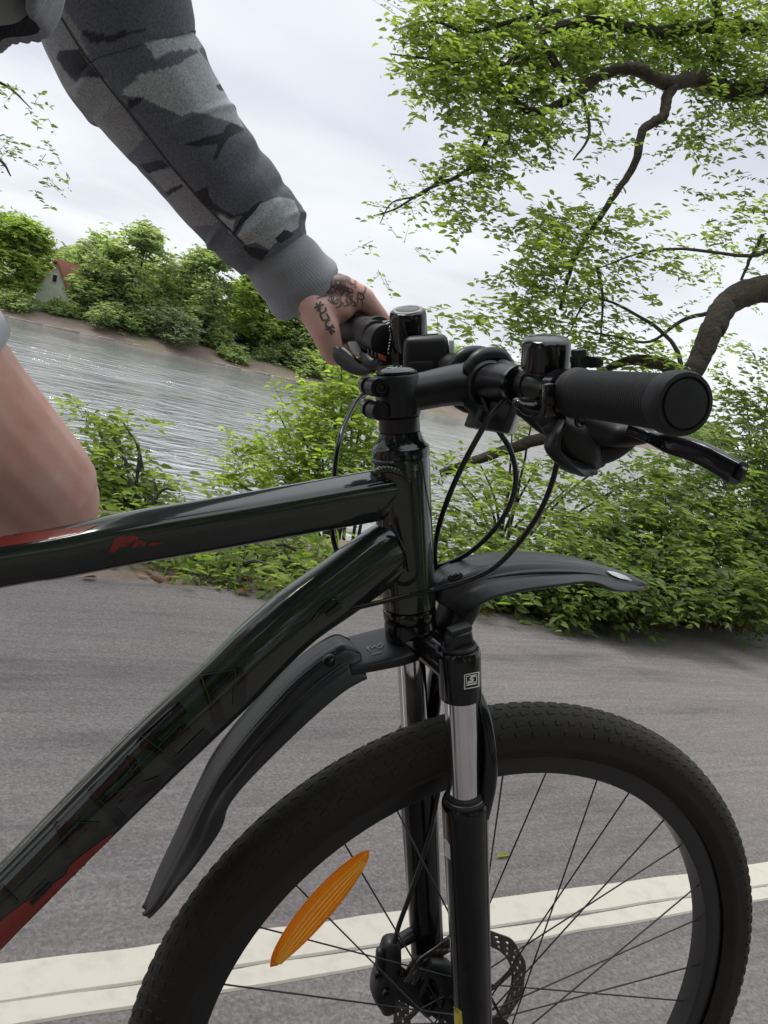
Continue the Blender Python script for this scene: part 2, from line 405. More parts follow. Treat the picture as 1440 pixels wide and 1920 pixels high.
g = mk('ground', (GV, GF), ground_mat(), kind='structure')
gd, _t = shore_dist(GV[:, 0], GV[:, 1])
ga = g.data.attributes.new('grass', 'FLOAT', 'POINT'); ga.data.foreach_set('value', np.clip(np.where(GV[:, 1] > 15, (gd-2.6-vnoise(GV[:, 0], GV[:, 1], 4, 6)*2)/1.6, 0), 0, 1).astype(np.float32)); g['label'] = 'brown soil of the verge and the lake banks'

def asphalt_mat():
    m = bpy.data.materials.new('worn_grey_asphalt'); m.use_nodes = True; t = m.node_tree; b = t.nodes['Principled BSDF']
    b.inputs['Roughness'].default_value = .82; b.inputs['Specular IOR Level'].default_value = .35
    tcn = N(t, 'ShaderNodeTexCoord')
    ms = N(t, 'ShaderNodeMapping'); ms.inputs['Scale'].default_value = (.35, 1.6, 1); t.links.new(tcn.outputs['Object'], ms.inputs[0])
    wear = N(t, 'ShaderNodeTexNoise', Scale=2.2, Detail=7, Roughness=.62); t.links.new(ms.outputs[0], wear.inputs['Vector'])
    grain = N(t, 'ShaderNodeTexVoronoi', Scale=170); t.links.new(tcn.outputs['Object'], grain.inputs['Vector'])
    gn = N(t, 'ShaderNodeTexNoise', Scale=120, Detail=4, Roughness=.75); t.links.new(tcn.outputs['Object'], gn.inputs['Vector'])
    rr = N(t, 'ShaderNodeValToRGB'); t.links.new(wear.outputs[0], rr.inputs[0]); el = rr.color_ramp.elements
    el[0].position = .30; el[0].color = (.068, .064, .066, 1); el[1].position = .74; el[1].color = (.146, .132, .130, 1)
    q = el.new(.46); q.color = (.117, .105, .105, 1)
    ml = N(t, 'ShaderNodeMapping'); ml.inputs['Scale'].default_value = (.9, 14, 1); t.links.new(tcn.outputs['Object'], ml.inputs[0])
    lane = N(t, 'ShaderNodeTexNoise', Scale=3, Detail=5, Roughness=.6); t.links.new(ml.outputs[0], lane.inputs['Vector'])
    ma = N(t, 'ShaderNodeMapRange'); ma.inputs[1].default_value = .25; ma.inputs[2].default_value = .75; ma.inputs[3].default_value = .62; ma.inputs[4].default_value = 1.36; t.links.new(gn.outputs[0], ma.inputs[0])
    mb = N(t, 'ShaderNodeMapRange'); mb.inputs[1].default_value = .3; mb.inputs[2].default_value = .7; mb.inputs[3].default_value = .86; mb.inputs[4].default_value = 1.14; t.links.new(lane.outputs[0], mb.inputs[0])
    mc = N(t, 'ShaderNodeMath', operation='MULTIPLY'); t.links.new(ma.outputs[0], mc.inputs[0]); t.links.new(mb.outputs[0], mc.inputs[1])
    gr = N(t, 'ShaderNodeMapRange'); gr.inputs[1].default_value = 0; gr.inputs[2].default_value = 1; gr.inputs[3].default_value = .8; gr.inputs[4].default_value = 1.2
    sp = N(t, 'ShaderNodeSeparateColor'); t.links.new(grain.outputs['Color'], sp.inputs[0]); t.links.new(sp.outputs[0], gr.inputs[0])
    m2 = N(t, 'ShaderNodeMath', operation='MULTIPLY'); t.links.new(mc.outputs[0], m2.inputs[0]); t.links.new(gr.outputs[0], m2.inputs[1])
    sc = N(t, 'ShaderNodeVectorMath', operation='SCALE'); t.links.new(rr.outputs[0], sc.inputs[0]); t.links.new(m2.outputs[0], sc.inputs['Scale'])
    t.links.new(sc.outputs[0], b.inputs['Base Color'])
    hh = N(t, 'ShaderNodeMath', operation='ADD'); t.links.new(grain.outputs['Distance'], hh.inputs[0]); t.links.new(gn.outputs[0], hh.inputs[1])
    bb = N(t, 'ShaderNodeBump', Strength=.5, Distance=.0025); t.links.new(hh.outputs[0], bb.inputs['Height']); t.links.new(bb.outputs[0], b.inputs['Normal'])
    return m
M['asphalt'] = asphalt_mat()
# path sheet with a ragged far edge
pxs = np.unique(np.r_[np.linspace(-80, -3, 40), np.arange(-3, 8, .03), np.linspace(8, 120, 60)])
edge = YE+vnoise(pxs, pxs*0, .22, 8)*.05+vnoise(pxs, pxs*0, 1.3, 9)*.09
V = []; F = []
for i, x in enumerate(pxs):
    V += [(x, -3.2, 0), (x, 0, 0), (x, 1.6, 0), (x, edge[i]-.05, 0), (x, edge[i], -.012), (x, edge[i]+.01, -.05)]
    if i:
        a = (i-1)*6; F += [(a+j, a+6+j, a+7+j, a+1+j) for j in range(5)]
o = mk('path', (V, F), M['asphalt'], kind='structure', smooth=False); o['label'] = 'grey asphalt cycle path'
# white edge line: broad strip, then a thin joint, then a narrow strip, each of thick road paint
pn = on_z(300, 1882, 0); yn = pn[1]; yj = on_z(300, 1838, 0)[1]
M['line'] = mat('worn_white_road_paint', (.42, .395, .34), .8, bump=(60, .5, .002), var=(26, (.33, .31, .27), .50, .85))
def line_strip(y0, y1, h, seed):
    xs_ = np.r_[np.arange(-4, 6, .02), np.linspace(6, 110, 100)]; V = []; F = []
    for i, x in enumerate(xs_):
        a = vnoise(np.array(x), np.array(0.), .11, seed)*.006+vnoise(np.array(x), np.array(0.), .6, seed+1)*.006; c = vnoise(np.array(x), np.array(3.), .11, seed)*.006
        V += [(x, y0+c, .0005), (x, y0+c+.003, h), (x, y1+a-.003, h), (x, y1+a, .0005)]
        if i:
            q = (i-1)*4; F += [(q+j, q+4+j, q+5+j, q+1+j) for j in range(3)]
    return V, F
o = mk('white_line', merge(line_strip(yj+.0006, YL, .004, 21), line_strip(yn, yj-.0006, .004, 31)), M['line'], kind='structure', smooth=False); o['label'] = 'thick white painted line along the asphalt path'

def water_mat():
    m = bpy.data.materials.new('rippled_lake_water'); m.use_nodes = True; t = m.node_tree; b = t.nodes['Principled BSDF']
    b.inputs['Base Color'].default_value = (.13, .142, .138, 1); b.inputs['Roughness'].default_value = .05; b.inputs['IOR'].default_value = 4.0; b.inputs['Specular IOR Level'].default_value = .5
    tcn = N(t, 'ShaderNodeTexCoord')
    mpn = N(t, 'ShaderNodeMapping'); mpn.inputs['Scale'].default_value = (.8, 1.7, 1); mpn.inputs['Rotation'].default_value = (0, 0, .25); t.links.new(tcn.outputs['Object'], mpn.inputs[0])
    a = N(t, 'ShaderNodeTexNoise', Scale=1.5, Detail=4, Roughness=.5, Distortion=.5); t.links.new(mpn.outputs[0], a.inputs['Vector'])
    dt_ = N(t, 'ShaderNodeVectorMath', operation='DOT_PRODUCT'); dt_.inputs[1].default_value = (sn_[0], sn_[1], 0); t.links.new(tcn.outputs['Object'], dt_.inputs[0])
    wind = N(t, 'ShaderNodeMapRange'); d0 = float(sA[:2]@sn_); wind.inputs[1].default_value = d0-5; wind.inputs[2].default_value = d0-22; wind.inputs[3].default_value = .12; wind.inputs[4].default_value = 1.0; t.links.new(dt_.outputs['Value'], wind.inputs[0])
    gust = N(t, 'ShaderNodeTexNoise', Scale=.16, Detail=4, Roughness=.6); t.links.new(mpn.outputs[0], gust.inputs['Vector'])
    gm = N(t, 'ShaderNodeMapRange'); gm.inputs[1].default_value = .35; gm.inputs[2].default_value = .65; gm.inputs[3].default_value = .35; gm.inputs[4].default_value = 1.3; t.links.new(gust.outputs[0], gm.inputs[0])
    wg = N(t, 'ShaderNodeMath', operation='MULTIPLY'); t.links.new(wind.outputs[0], wg.inputs[0]); t.links.new(gm.outputs[0], wg.inputs[1])
    hm = N(t, 'ShaderNodeMath', operation='MULTIPLY'); t.links.new(a.outputs[0], hm.inputs[0]); t.links.new(wg.outputs[0], hm.inputs[1])
    bb = N(t, 'ShaderNodeBump', Strength=1.0, Distance=.26); t.links.new(hm.outputs[0], bb.inputs['Height']); t.links.new(bb.outputs[0], b.inputs['Normal'])
    return m
o = mk('lake_water', ([(-900, 5, WZ), (1200, 5, WZ), (1200, 900, WZ), (-900, 900, WZ)], [(0, 1, 2, 3)]), water_mat(), kind='structure', smooth=False); o['label'] = 'rippled grey lake reflecting the sky'

# ------------------------------------------------------------------ FOLIAGE
def leaves(C, size, dirs=None, flat=.5, tone=None, width=.42, jit=.55):
    """C (n,3) leaf positions -> folded six-cornered leaves"""
    n = len(C); s = size*(1+jit*(rng.random(n)-.5)*2)
    if dirs is None: dirs = rng.normal(size=(n, 3))
    d = dirs+rng.normal(size=(n, 3))*.35; d[:, 2] *= flat; d /= np.linalg.norm(d, axis=1)[:, None]+1e-9
    up = np.tile([0, 0, 1.], (n, 1))+rng.normal(size=(n, 3))*.55
    w = np.cross(d, up); w /= np.linalg.norm(w, axis=1)[:, None]+1e-9; u = np.cross(w, d)
    S = s[:, None]; wd = width*S*.5
    fold = .18*S
    P = [C, C+d*S*.3+w*wd*.95+u*fold*.5, C+d*S*.68+w*wd*.75+u*fold*.35, C+d*S-u*S*.1, C+d*S*.68-w*wd*.75+u*fold*.35, C+d*S*.3-w*wd*.95+u*fold*.5]
    V = np.stack(P, 1).reshape(-1, 3)
    b = np.arange(n)[:, None]*6
    F = np.concatenate([b+np.array([0, 1, 2, 3]), b+np.array([0, 3, 4, 5])], 1).reshape(-1, 4)
    t = rng.random(n) if tone is None else np.clip(tone+rng.normal(size=n)*.16, 0, 1)
    return V, F, np.repeat(t, 2)
def leaf_obj(name, parts, m, parent, kind='stuff', label=None):
    V = []; F = []; T = []; n = 0
    for v, f, t in parts: V.append(v); F.append(f+n); T.append(t); n += len(v)
    V = np.vstack(V); F = np.vstack(F); T = np.concatenate(T)
    if parent is not None: V = V-np.array(ORG[parent.name])
    me = bpy.data.meshes.new(name); me.vertices.add(len(V)); me.vertices.foreach_set('co', V.astype(np.float32).ravel())
    me.loops.add(F.size); me.loops.foreach_set('vertex_index', F.astype(np.int32).ravel())
    me.polygons.add(len(F)); me.polygons.foreach_set('loop_start', np.arange(0, F.size, 4, dtype=np.int32)); me.update(calc_edges=True)
    a = me.attributes.new('tone', 'FLOAT', 'FACE'); a.data.foreach_set('value', T.astype(np.float32))
    me.materials.append(m); o = bpy.data.objects.new(name, me); COL.objects.link(o)
    if parent is not None: o.parent = parent
    if kind: o['kind'] = kind
    if label: o['label'] = label
    return o
def spray(c, r, n_tw, per=12, size=.05, tw=.22, droop=.25, tone=.5, flat=.5, fine=None):
    """a clump: short twigs inside an ellipsoid, leaves along each twig; returns leaves part and twig lines"""
    c = np.asarray(c, float); r = np.array([r]*3 if np.isscalar(r) else r, float)
    P = rng.normal(size=(n_tw, 3)); P /= np.linalg.norm(P, axis=1)[:, None]; P *= (rng.random(n_tw)**.45)[:, None]; P = c+P*r
    D = (P-c)/np.linalg.norm(r)+rng.normal(size=(n_tw, 3))*.6; D[:, 2] -= droop; D[:, 2] *= .55; D /= np.linalg.norm(D, axis=1)[:, None]
    k = np.linspace(.1, 1, per)
    side = np.cross(D, [0, 0, 1.]); side /= np.linalg.norm(side, axis=1)[:, None]+1e-9
    sg = np.where(np.arange(per) % 2, 1, -1)
    C = P[:, None, :]+D[:, None, :]*(k*tw)[None, :, None]+rng.normal(size=(n_tw, per, 3))*tw*.07
    dr = D[:, None, :]*.55+side[:, None, :]*sg[None, :, None]
    tn = np.repeat(np.clip(tone+rng.normal(size=n_tw)*.17, 0, 1), per)
    lv = leaves(C.reshape(-1, 3), size, dr.reshape(-1, 3), flat, tn)
    return lv, (P, P+D*tw)
def twig_mesh(lines, r=.0022):
    V = []; F = []
    for a, b in lines:
        d = b-a; w = np.cross(d, [0, 0, 1.]); w /= np.linalg.norm(w, axis=1)[:, None]+1e-9; u = np.cross(d, w); u /= np.linalg.norm(u, axis=1)[:, None]+1e-9
        n0 = sum(len(q) for q in V)
        k = len(a); q = np.stack([a+w*r, a-w*.5*r+u*.87*r, a-w*.5*r-u*.87*r, b], 1).reshape(-1, 3); V.append(q)
        i = n0+np.arange(k)[:, None]*4
        F.append(np.concatenate([i+np.array([0, 1, 3]), i+np.array([1, 2, 3]), i+np.array([2, 0, 3])], 1).reshape(-1, 3))
    return np.vstack(V), np.vstack(F)
def branch(pts, r0, r1, n=10, k=6, wob=.03):
    P = spline(np.asarray(pts, float), k); m = len(P)
    rr = np.linspace(r0, r1, m); q = rng.normal(size=(m, 3))*wob; q[0] = 0; q[-1] = 0
    return tube(P+q*rr[:, None]*2, rr*(1+.03*rng.normal(size=m)), n, cap=True)
def D(x, y, t): return at_depth(x, y, t)

# --- the big tree on the right: trunk beyond the frame's right edge, boughs reaching left over the bank
tb = np.array([5.25, 3.6, 0.0])
T1 = root('broadleaf_tree', (tb[0], tb[1], .0), 'large broadleaf tree with a bent mossy bough reaching from the right over the lakeside path', 'tree')
top = np.array([5.4, 3.75, 2.4])
trunk = branch([tb+[0, 0, -.2], tb+[.02, .0, .5], tb+[.1, .06, 1.3], top, top+[.2, .2, 1.6], top+[.1, .3, 3.4]], .27, .09, 16, 8, .05)
mk('trunk', trunk, M['bark'], T1)
bough = branch([tb+[.1, .05, 1.0], D(1530, 560, 5.8), D(1440, 543, 5.6), D(1372, 562, 5.45), D(1338, 612, 5.3), D(1314, 668, 5.25), D(1285, 715, 5.2), D(1225, 765, 5.1), D(1150, 800, 5.05), D(1020, 822, 5.0), D(930, 850, 5.0), D(825, 888, 5.0)], .112, .026, 14, 7, .03)
mk('limb', bough, M['bark'], T1, label='thick bent bough')
mk('limb', branch([D(1290, 712, 5.2), D(1240, 682, 5.2), D(1180, 676, 5.3), D(1120, 700, 5.4)], .06, .02, 10, 6, .03), M['bark'], T1)
up = branch([top+[.05, .05, .3], D(1480, 190, 6.0), D(1385, 175, 5.7), D(1310, 150, 5.5), D(1245, 155, 5.3), D(1185, 128, 5.2), D(1120, 145, 5.2), D(1060, 190, 5.1), D(990, 205, 5.1), D(930, 150, 5.2)], .072, .016, 12, 7, .05)
mk('limb', up, M['bark'], T1)
hang = branch([D(1270, 150, 5.35), D(1250, 185, 5.3), D(1243, 218, 5.25), D(1205, 245, 5.2), D(1193, 300, 5.2), D(1160, 355, 5.2), D(1110, 430, 5.2), D(1075, 490, 5.2), D(1050, 580, 5.2)], .040, .011, 10, 7, .05)
mk('limb', hang, M['bark'], T1, label='thin hanging branch')
thin = []
for pts, a, b in [
    ([D(1090, 170, 5.2), D(1105, 250, 5.15), D(1075, 300, 5.1)], .014, .006),
    ([D(1120, 150, 5.2), D(1080, 185, 5.15), D(1040, 205, 5.1)], .02, .006),
    ([D(940, 190, 5.1), D(900, 290, 5.0), D(860, 330, 4.95), D(800, 355, 4.9), D(745, 390, 4.9), D(700, 405, 4.9)], .018, .004),
    ([D(830, 330, 4.95), D(790, 365, 4.9), D(735, 380, 4.9), D(712, 420, 4.9)], .009, .003),
    ([D(1440, 470, 5.6), D(1400, 480, 5.5), D(1280, 467, 5.3), D(1200, 475, 5.2), D(1130, 500, 5.1)], .016, .004),
    ([D(1430, 440, 5.6), D(1405, 490, 5.6), D(1390, 525, 5.6)], .014, .01),
    ([D(1340, 585, 5.4), D(1280, 600, 5.3), D(1220, 640, 5.2), D(1150, 630, 5.2), D(1090, 620, 5.1)], .016, .004),
    ([D(1280, 700, 5.2), D(1265, 650, 5.2), D(1210, 600, 5.2), D(1110, 560, 5.1), D(1060, 640, 5.1)], .018, .004),
    ([D(1120, 500, 5.2), D(1130, 560, 5.2), D(1125, 640, 5.1)], .013, .005),
    ([D(1050, 20, 5.3), D(960, 40, 5.2), D(880, 60, 5.1), D(810, 40, 5.0), D(735, 58, 5.0)], .02, .004),
    ([D(1000, 120, 5.2), D(900, 120, 5.1), D(800, 110, 5.0), D(733, 101, 5.0)], .018, .004),
    ([D(1440, 60, 6), D(1350, 50, 5.8), D(1240, 60, 5.5), D(1100, 40, 5.3), D(1000, 70, 5.2), D(930, 150, 5.2)], .06, .018),
    ([D(1340, 120, 5.7), D(1350, 40, 5.7), D(1320, -60, 5.7)], .04, .02),
    ([D(1060, 150, 5.2), D(1010, 60, 5.2), D(990, -30, 5.2)], .03, .012),
]: thin.append(branch(pts, a, b, 7, 5, .05))
mk('twig', merge(*thin), M['twig'], T1, kind='stuff')
parts = []; tw = []
def clump(x, y, r, n, t, tone=.5, size=.05, per=12, asp=(1, 1), dz=1.0, L=None, droop=.25, tw_=.2):
    rr = r*t/FPX
    c = D(x, y, t)
    lv, tl = spray(c, (rr*asp[0], rr*dz, rr*asp[1]), n, per, size, tw_, droop, tone)
    (parts if L is None else L).append(lv); tw.append(tl)
for a in [
    # dense roof of leaves, top right
    (800, 30, 55, 42, 5.0, .5), (870, 20, 60, 60, 5.2, .45), (950, 40, 70, 80, 5.3, .4), (1040, 30, 75, 85, 5.4, .45), (1130, 20, 75, 85, 5.5, .7), (1220, 40, 80, 95, 5.6, .5), (1310, 30, 80, 95, 5.7, .55), (1400, 40, 80, 95, 5.8, .5),
    (800, 110, 50, 40, 5.0, .7), (860, 110, 60, 60, 5.1, .6), (930, 120, 60, 66, 5.2, .35), (1010, 130, 60, 66, 5.2, .3), (1080, 110, 55, 55, 5.3, .3), (1160, 90, 60, 60, 5.4, .4), (1260, 110, 60, 66, 5.6, .45), (1340, 130, 65, 75, 5.7, .45), (1420, 160, 65, 75, 5.8, .4),
    (850, 160, 42, 28, 5.0, .6), (900, 190, 55, 44, 5.1, .5), (970, 210, 60, 52, 5.1, .5), (1020, 240, 45, 30, 5.1, .5), (950, 270, 45, 32, 5.0, .6), (890, 290, 45, 30, 5.0, .55), (920, 335, 40, 24, 4.95, .6), (870, 340, 35, 20, 4.95, .5), (890, 390, 40, 20, 4.9, .5), (850, 375, 28, 10, 4.9, .45), (1060, 205, 28, 9, 5.1, .45),
    (1140, 265, 34, 10, 5.2, .5), (1290, 270, 45, 18, 5.4, .45), (1335, 215, 40, 18, 5.5, .5), (1410, 225, 45, 22, 5.6, .45), (1120, 330, 22, 4, 5.2, .5), (1310, 365, 18, 5, 5.4, .4), (1420, 330, 28, 6, 5.6, .45), (820, 175, 26, 8, 5.0, .5),
    # middle tier
    (1000, 430, 50, 32, 5.1, .6), (1050, 440, 50, 34, 5.1, .55), (1110, 420, 45, 26, 5.2, .5), (1180, 440, 50, 28, 5.2, .5), (1000, 490, 50, 30, 5.0, .65), (1060, 510, 60, 36, 5.1, .7), (990, 560, 55, 36, 5.0, .75), (1050, 575, 55, 34, 5.1, .6), (950, 595, 42, 22, 5.0, .7), (1130, 530, 45, 18, 5.2, .55), (1140, 600, 40, 14, 5.2, .5), (1100, 640, 45, 18, 5.1, .5), (1190, 510, 36, 10, 5.2, .5), (1260, 500, 36, 8, 5.3, .45), (1400, 430, 40, 16, 5.6, .45), (1430, 500, 30, 6, 5.7, .45), (1250, 590, 36, 10, 5.3, .45), (1170, 655, 45, 18, 5.2, .5), (1000, 640, 50, 22, 5.0, .55), (880, 610, 45, 12, 5.0, .55), (830, 590, 28, 5, 5.0, .5),
    (1220, 690, 40, 20, 5.1, .45), (1060, 690, 40, 16, 5.0, .5),
]: clump(*(a[:3]+(int(a[3]*(.95 if a[1] < 220 else .9)),)+a[4:]))
# twig tips hanging in front of the sky
for x, y, n in [(735, 395, 5), (770, 375, 6), (700, 450, 2), (760, 460, 4), (715, 510, 3), (820, 355, 7), (780, 130, 8), (760, 30, 6), (790, 60, 8)]: clump(x, y, 22, n, 4.9, .35, .04, 7)
leaf_obj('foliage', parts, M['leaf'], T1)
# rest of the crown, above and to the right of the picture
parts2 = []
for i in range(46):
    c = top+np.array([rng.uniform(-2.5, 3.2), rng.uniform(-2.2, 2.6), rng.uniform(1.6, 4.2)])
    q, z_ = project(c)
    if z_ > 0 and q[1] > -60 and q[0] < 1500: continue
    lv, tl = spray(c, (.7, .7, .5), 60, 12, .055, .24, .25, .5); parts2.append(lv)
for i in range(10):
    c = top+np.array([rng.uniform(.6, 2.6), rng.uniform(-1.5, 2), rng.uniform(-.6, 1.4)])
    lv, tl = spray(c, (.6, .6, .5), 46, 12, .055, .24, .25, .5); parts2.append(lv)
leaf_obj('foliage', parts2, M['leaf'], T1)
mk('twig', twig_mesh(tw), M['twig'], T1, kind='stuff')
tw = []

# --- shrubs along the bank
def shrub(name, label, base, clumps, m, stems=5, group='shrubs between the path and the lake', size=.05, per=12, tw_=.2):
    global tw
    tw = []
    base = np.asarray(base, float); r_ = root(name, tuple(base), label, 'shrub', group)
    L = []
    ends = []
    for c in clumps:
        clump(*c[:5], tone=c[5], L=L, size=size, per=per, tw_=tw_); ends.append(D(c[0], c[1], c[4]))
    leaf_obj('foliage', L, m, r_)
    st = []
    for q in ends:
        b = base+np.array([rng.uniform(-.12, .12), rng.uniform(-.1, .1), -.1]); mid = (b*.5+q*.5)+np.array([0, 0, .12])
        st.append(branch([b, mid, q], .014, .004, 6, 4, .1))
    mk('stem', merge(*st), M['twig'], r_, kind='stuff')
    mk('twig', twig_mesh(tw), M['twig'], r_, kind='stuff')
    return r_
def gz(x, y): return float(ground_z(x, y))
def base_at(px, py, Y):
    p = on_y(px, py, Y); return (p[0], p[1], gz(p[0], p[1]))
shrub('shrub', 'bright light green shrub behind the headset and the bars, overhanging the water', base_at(640, 1060, 4.1), [
    (620, 720, 40, 18, 5.0, .7), (590, 760, 45, 24, 4.9, .7), (660, 740, 50, 30, 5.0, .65), (560, 800, 48, 26, 4.8, .75), (630, 810, 55, 36, 4.9, .7), (690, 800, 45, 28, 5.0, .6), (500, 850, 46, 26, 4.7, .75), (580, 860, 55, 40, 4.8, .7), (660, 870, 55, 40, 4.9, .6), (470, 880, 40, 20, 4.6, .75), (530, 900, 48, 28, 4.7, .7), (640, 690, 32, 12, 5.0, .6), (690, 710, 36, 14, 5.0, .6), (450, 910, 28, 10, 4.6, .75), (700, 870, 40, 20, 4.9, .55), (600, 920, 50, 20, 4.8, .6), (520, 770, 20, 4, 4.8, .7)], M['leaf_light'])
shrub('shrub', 'loose green shrub beside the knee, in front of the lake', base_at(240, 1085, 3.6), [
    (195, 800, 30, 9, 4.3, .5), (230, 790, 26, 6, 4.3, .6), (190, 850, 40, 20, 4.2, .45), (220, 890, 46, 28, 4.2, .45), (240, 940, 50, 36, 4.1, .4), (190, 930, 40, 30, 4.1, .3), (280, 900, 36, 10, 4.2, .55), (300, 950, 40, 12, 4.1, .55), (160, 770, 24, 6, 4.3, .5), (210, 970, 50, 34, 4.1, .35), (150, 870, 30, 12, 4.2, .4), (330, 920, 24, 4, 4.2, .6), (260, 830, 22, 4, 4.3, .6)], M['leaf'])
shrub('shrub', 'low green undergrowth under the top tube, left of the headset', base_at(400, 1105, 2.75), [
    (230, 1050, 38, 34, 3.5, .55), (290, 1055, 40, 38, 3.5, .6), (350, 1060, 42, 40, 3.5, .5), (410, 1065, 42, 40, 3.5, .55), (470, 1070, 42, 40, 3.5, .5), (530, 1075, 40, 36, 3.5, .45), (590, 1080, 40, 34, 3.5, .5), (330, 1020, 40, 24, 3.8, .6), (430, 1020, 40, 26, 3.8, .5), (510, 1030, 40, 26, 3.8, .4), (570, 1040, 36, 22, 3.7, .35), (270, 1080, 30, 22, 3.3, .6), (380, 1092, 28, 18, 3.2, .6), (450, 1096, 28, 18, 3.2, .55), (540, 1102, 26, 16, 3.2, .5)], M['leaf'], size=.045)
shrub('shrub', 'green shrub full of sky gaps behind the looping brake cables', base_at(920, 1120, 3.7), [
    (850, 950, 50, 12, 4.6, .5), (910, 930, 55, 13, 4.7, .5), (850, 1010, 50, 27, 4.5, .5), (900, 1020, 50, 24, 4.5, .45), (960, 900, 55, 13, 4.8, .5), (1000, 960, 50, 11, 4.8, .45), (940, 980, 50, 13, 4.6, .5), (1010, 870, 50, 12, 5.0, .5), (1080, 900, 50, 13, 5.0, .5), (850, 890, 40, 8, 4.8, .55), (1050, 960, 45, 10, 4.9, .45), (830, 1050, 40, 22, 4.3, .5), (980, 1030, 45, 27, 4.4, .4), (900, 870, 40, 8, 4.9, .55), (1160, 850, 45, 7, 5.1, .5), (1230, 880, 50, 10, 5.1, .45), (960, 810, 36, 6, 5.0, .5), (1000, 770, 30, 5, 5.0, .5)], M['leaf'])
shrub('shrub', 'dense dark green hedge bush to the right behind the front mudguard', base_at(1180, 1150, 3.15), [
    (1000, 1080, 55, 60, 4.0, .4), (1060, 1060, 60, 70, 4.1, .45), (1130, 1060, 60, 76, 4.1, .4), (1200, 1060, 60, 80, 4.2, .35), (1270, 1070, 60, 80, 4.3, .35), (1080, 1000, 55, 34, 4.3, .45), (1150, 990, 60, 44, 4.3, .4), (1220, 980, 60, 70, 4.4, .35), (1290, 1000, 60, 76, 4.5, .35), (1250, 920, 55, 30, 4.7, .4), (1310, 920, 55, 32, 4.8, .4), (1060, 1096, 40, 40, 3.8, .4), (1130, 1106, 42, 46, 3.8, .35), (1210, 1108, 42, 48, 3.9, .35), (1290, 1108, 42, 48, 4.0, .3), (990, 1104, 36, 30, 3.8, .4), (1180, 930, 45, 30, 4.6, .45), (900, 1110, 30, 22, 3.7, .4), (940, 1105, 34, 26, 3.8, .35)], M['leaf_dark'])
shrub('shrub', 'green hedge bush by the tree trunk at the right edge, below the bar grip', base_at(1400, 1150, 3.3), [
    (1350, 1060, 60, 76, 4.5, .4), (1410, 1070, 60, 76, 4.6, .4), (1360, 980, 60, 70, 4.8, .4), (1420, 990, 60, 70, 4.8, .35), (1350, 900, 60, 40, 5.0, .5), (1410, 900, 60, 40, 5.1, .45), (1380, 830, 55, 28, 5.1, .55), (1430, 820, 50, 26, 5.2, .5), (1330, 850, 40, 26, 5.1, .5), (1400, 760, 45, 30, 5.3, .6), (1440, 740, 40, 26, 5.3, .6), (1360, 1104, 45, 50, 4.2, .35), (1430, 1108, 45, 50, 4.3, .35), (1470, 1060, 60, 60, 4.6, .4), (1480, 960, 60, 60, 4.8, .4), (1490, 860, 60, 34, 5.0, .4)], M['leaf_dark'])
# off-picture continuation of the hedge in both directions
def far_hedge(x0, label, m):
    r_ = root('shrub', (x0, 3.4, gz(x0, 3.4)), label, 'shrub', 'shrubs between the path and the lake'); L = []
    for i in range(10):
        lv, tl = spray((x0+rng.uniform(-.8, .8), 3.4+rng.uniform(-.3, .5), rng.uniform(.15, .9)), (.4, .35, .3), 60, 12, .055, .2, .25, .4); L.append(lv)
    leaf_obj('foliage', L, m, r_)
    mk('stem', merge(*[branch([(x0, 3.4, -.1), (x0+a*.4, 3.4, .4), (x0+a, 3.45, .9)], .015, .005, 6, 4) for a in (-.6, -.2, .3, .6)]), M['twig'], r_, kind='stuff')
far_hedge(7.2, 'dark green bush beyond the tree trunk, out to the right', M['leaf_dark'])

# verge: low plants, grass blades and dead leaves on the soil
n = 5200
gx = rng.uniform(-2.2, 7.5, n); gy = YE+.10+np.abs(rng.normal(size=n))*.34
keep = vnoise(gx, gy, .35, 12)+.28 > rng.random(n)*.75-.12; gx, gy = gx[keep], gy[keep]
C = np.c_[gx, gy, ground_z(gx, gy)]
dd = np.c_[rng.normal(size=(len(gx), 2))*.5, np.full(len(gx), 1.6)]
leaf_obj('verge_grass', [leaves(C[::2], .085, dd[::2], 1, None, .12), leaves(C+[0, 0, .04], .05, None, .5, None, .55)], M['leaf'], None)['label'] = 'low grass and weeds along the far edge of the path'
n = 5200
gx = rng.uniform(-2.2, 7.5, n); gy = YE-.05+np.abs(rng.normal(size=n))*.26
w_ = (gx > 1.6) | (rng.random(n) < .08); gx, gy = gx[w_], gy[w_]
C = np.c_[gx, gy, np.maximum(ground_z(gx, gy), np.where(gy < YE-.02, 0, -.02))+.012]
dd = np.c_[rng.normal(size=(len(gx), 2)), np.zeros(len(gx))]
leaf_obj('fallen_leaves', [leaves(C, .055, dd, .15, None, .5)], M['litter'], None)['label'] = 'dry brown leaf litter along the path edge'
# one fresh leaf on the asphalt
c = on_z(930, 1608, .004)
r_ = leaf_obj('fallen_leaf', [leaves(np.array([c]), .05, np.array([[1., .1, 0]]), .05, np.array([.9]), .32, 0)], M['leaf_yellow'], None, kind=None)
r_['label'] = 'single yellow-green leaf lying on the asphalt beside the fork leg'; r_['category'] = 'leaf'

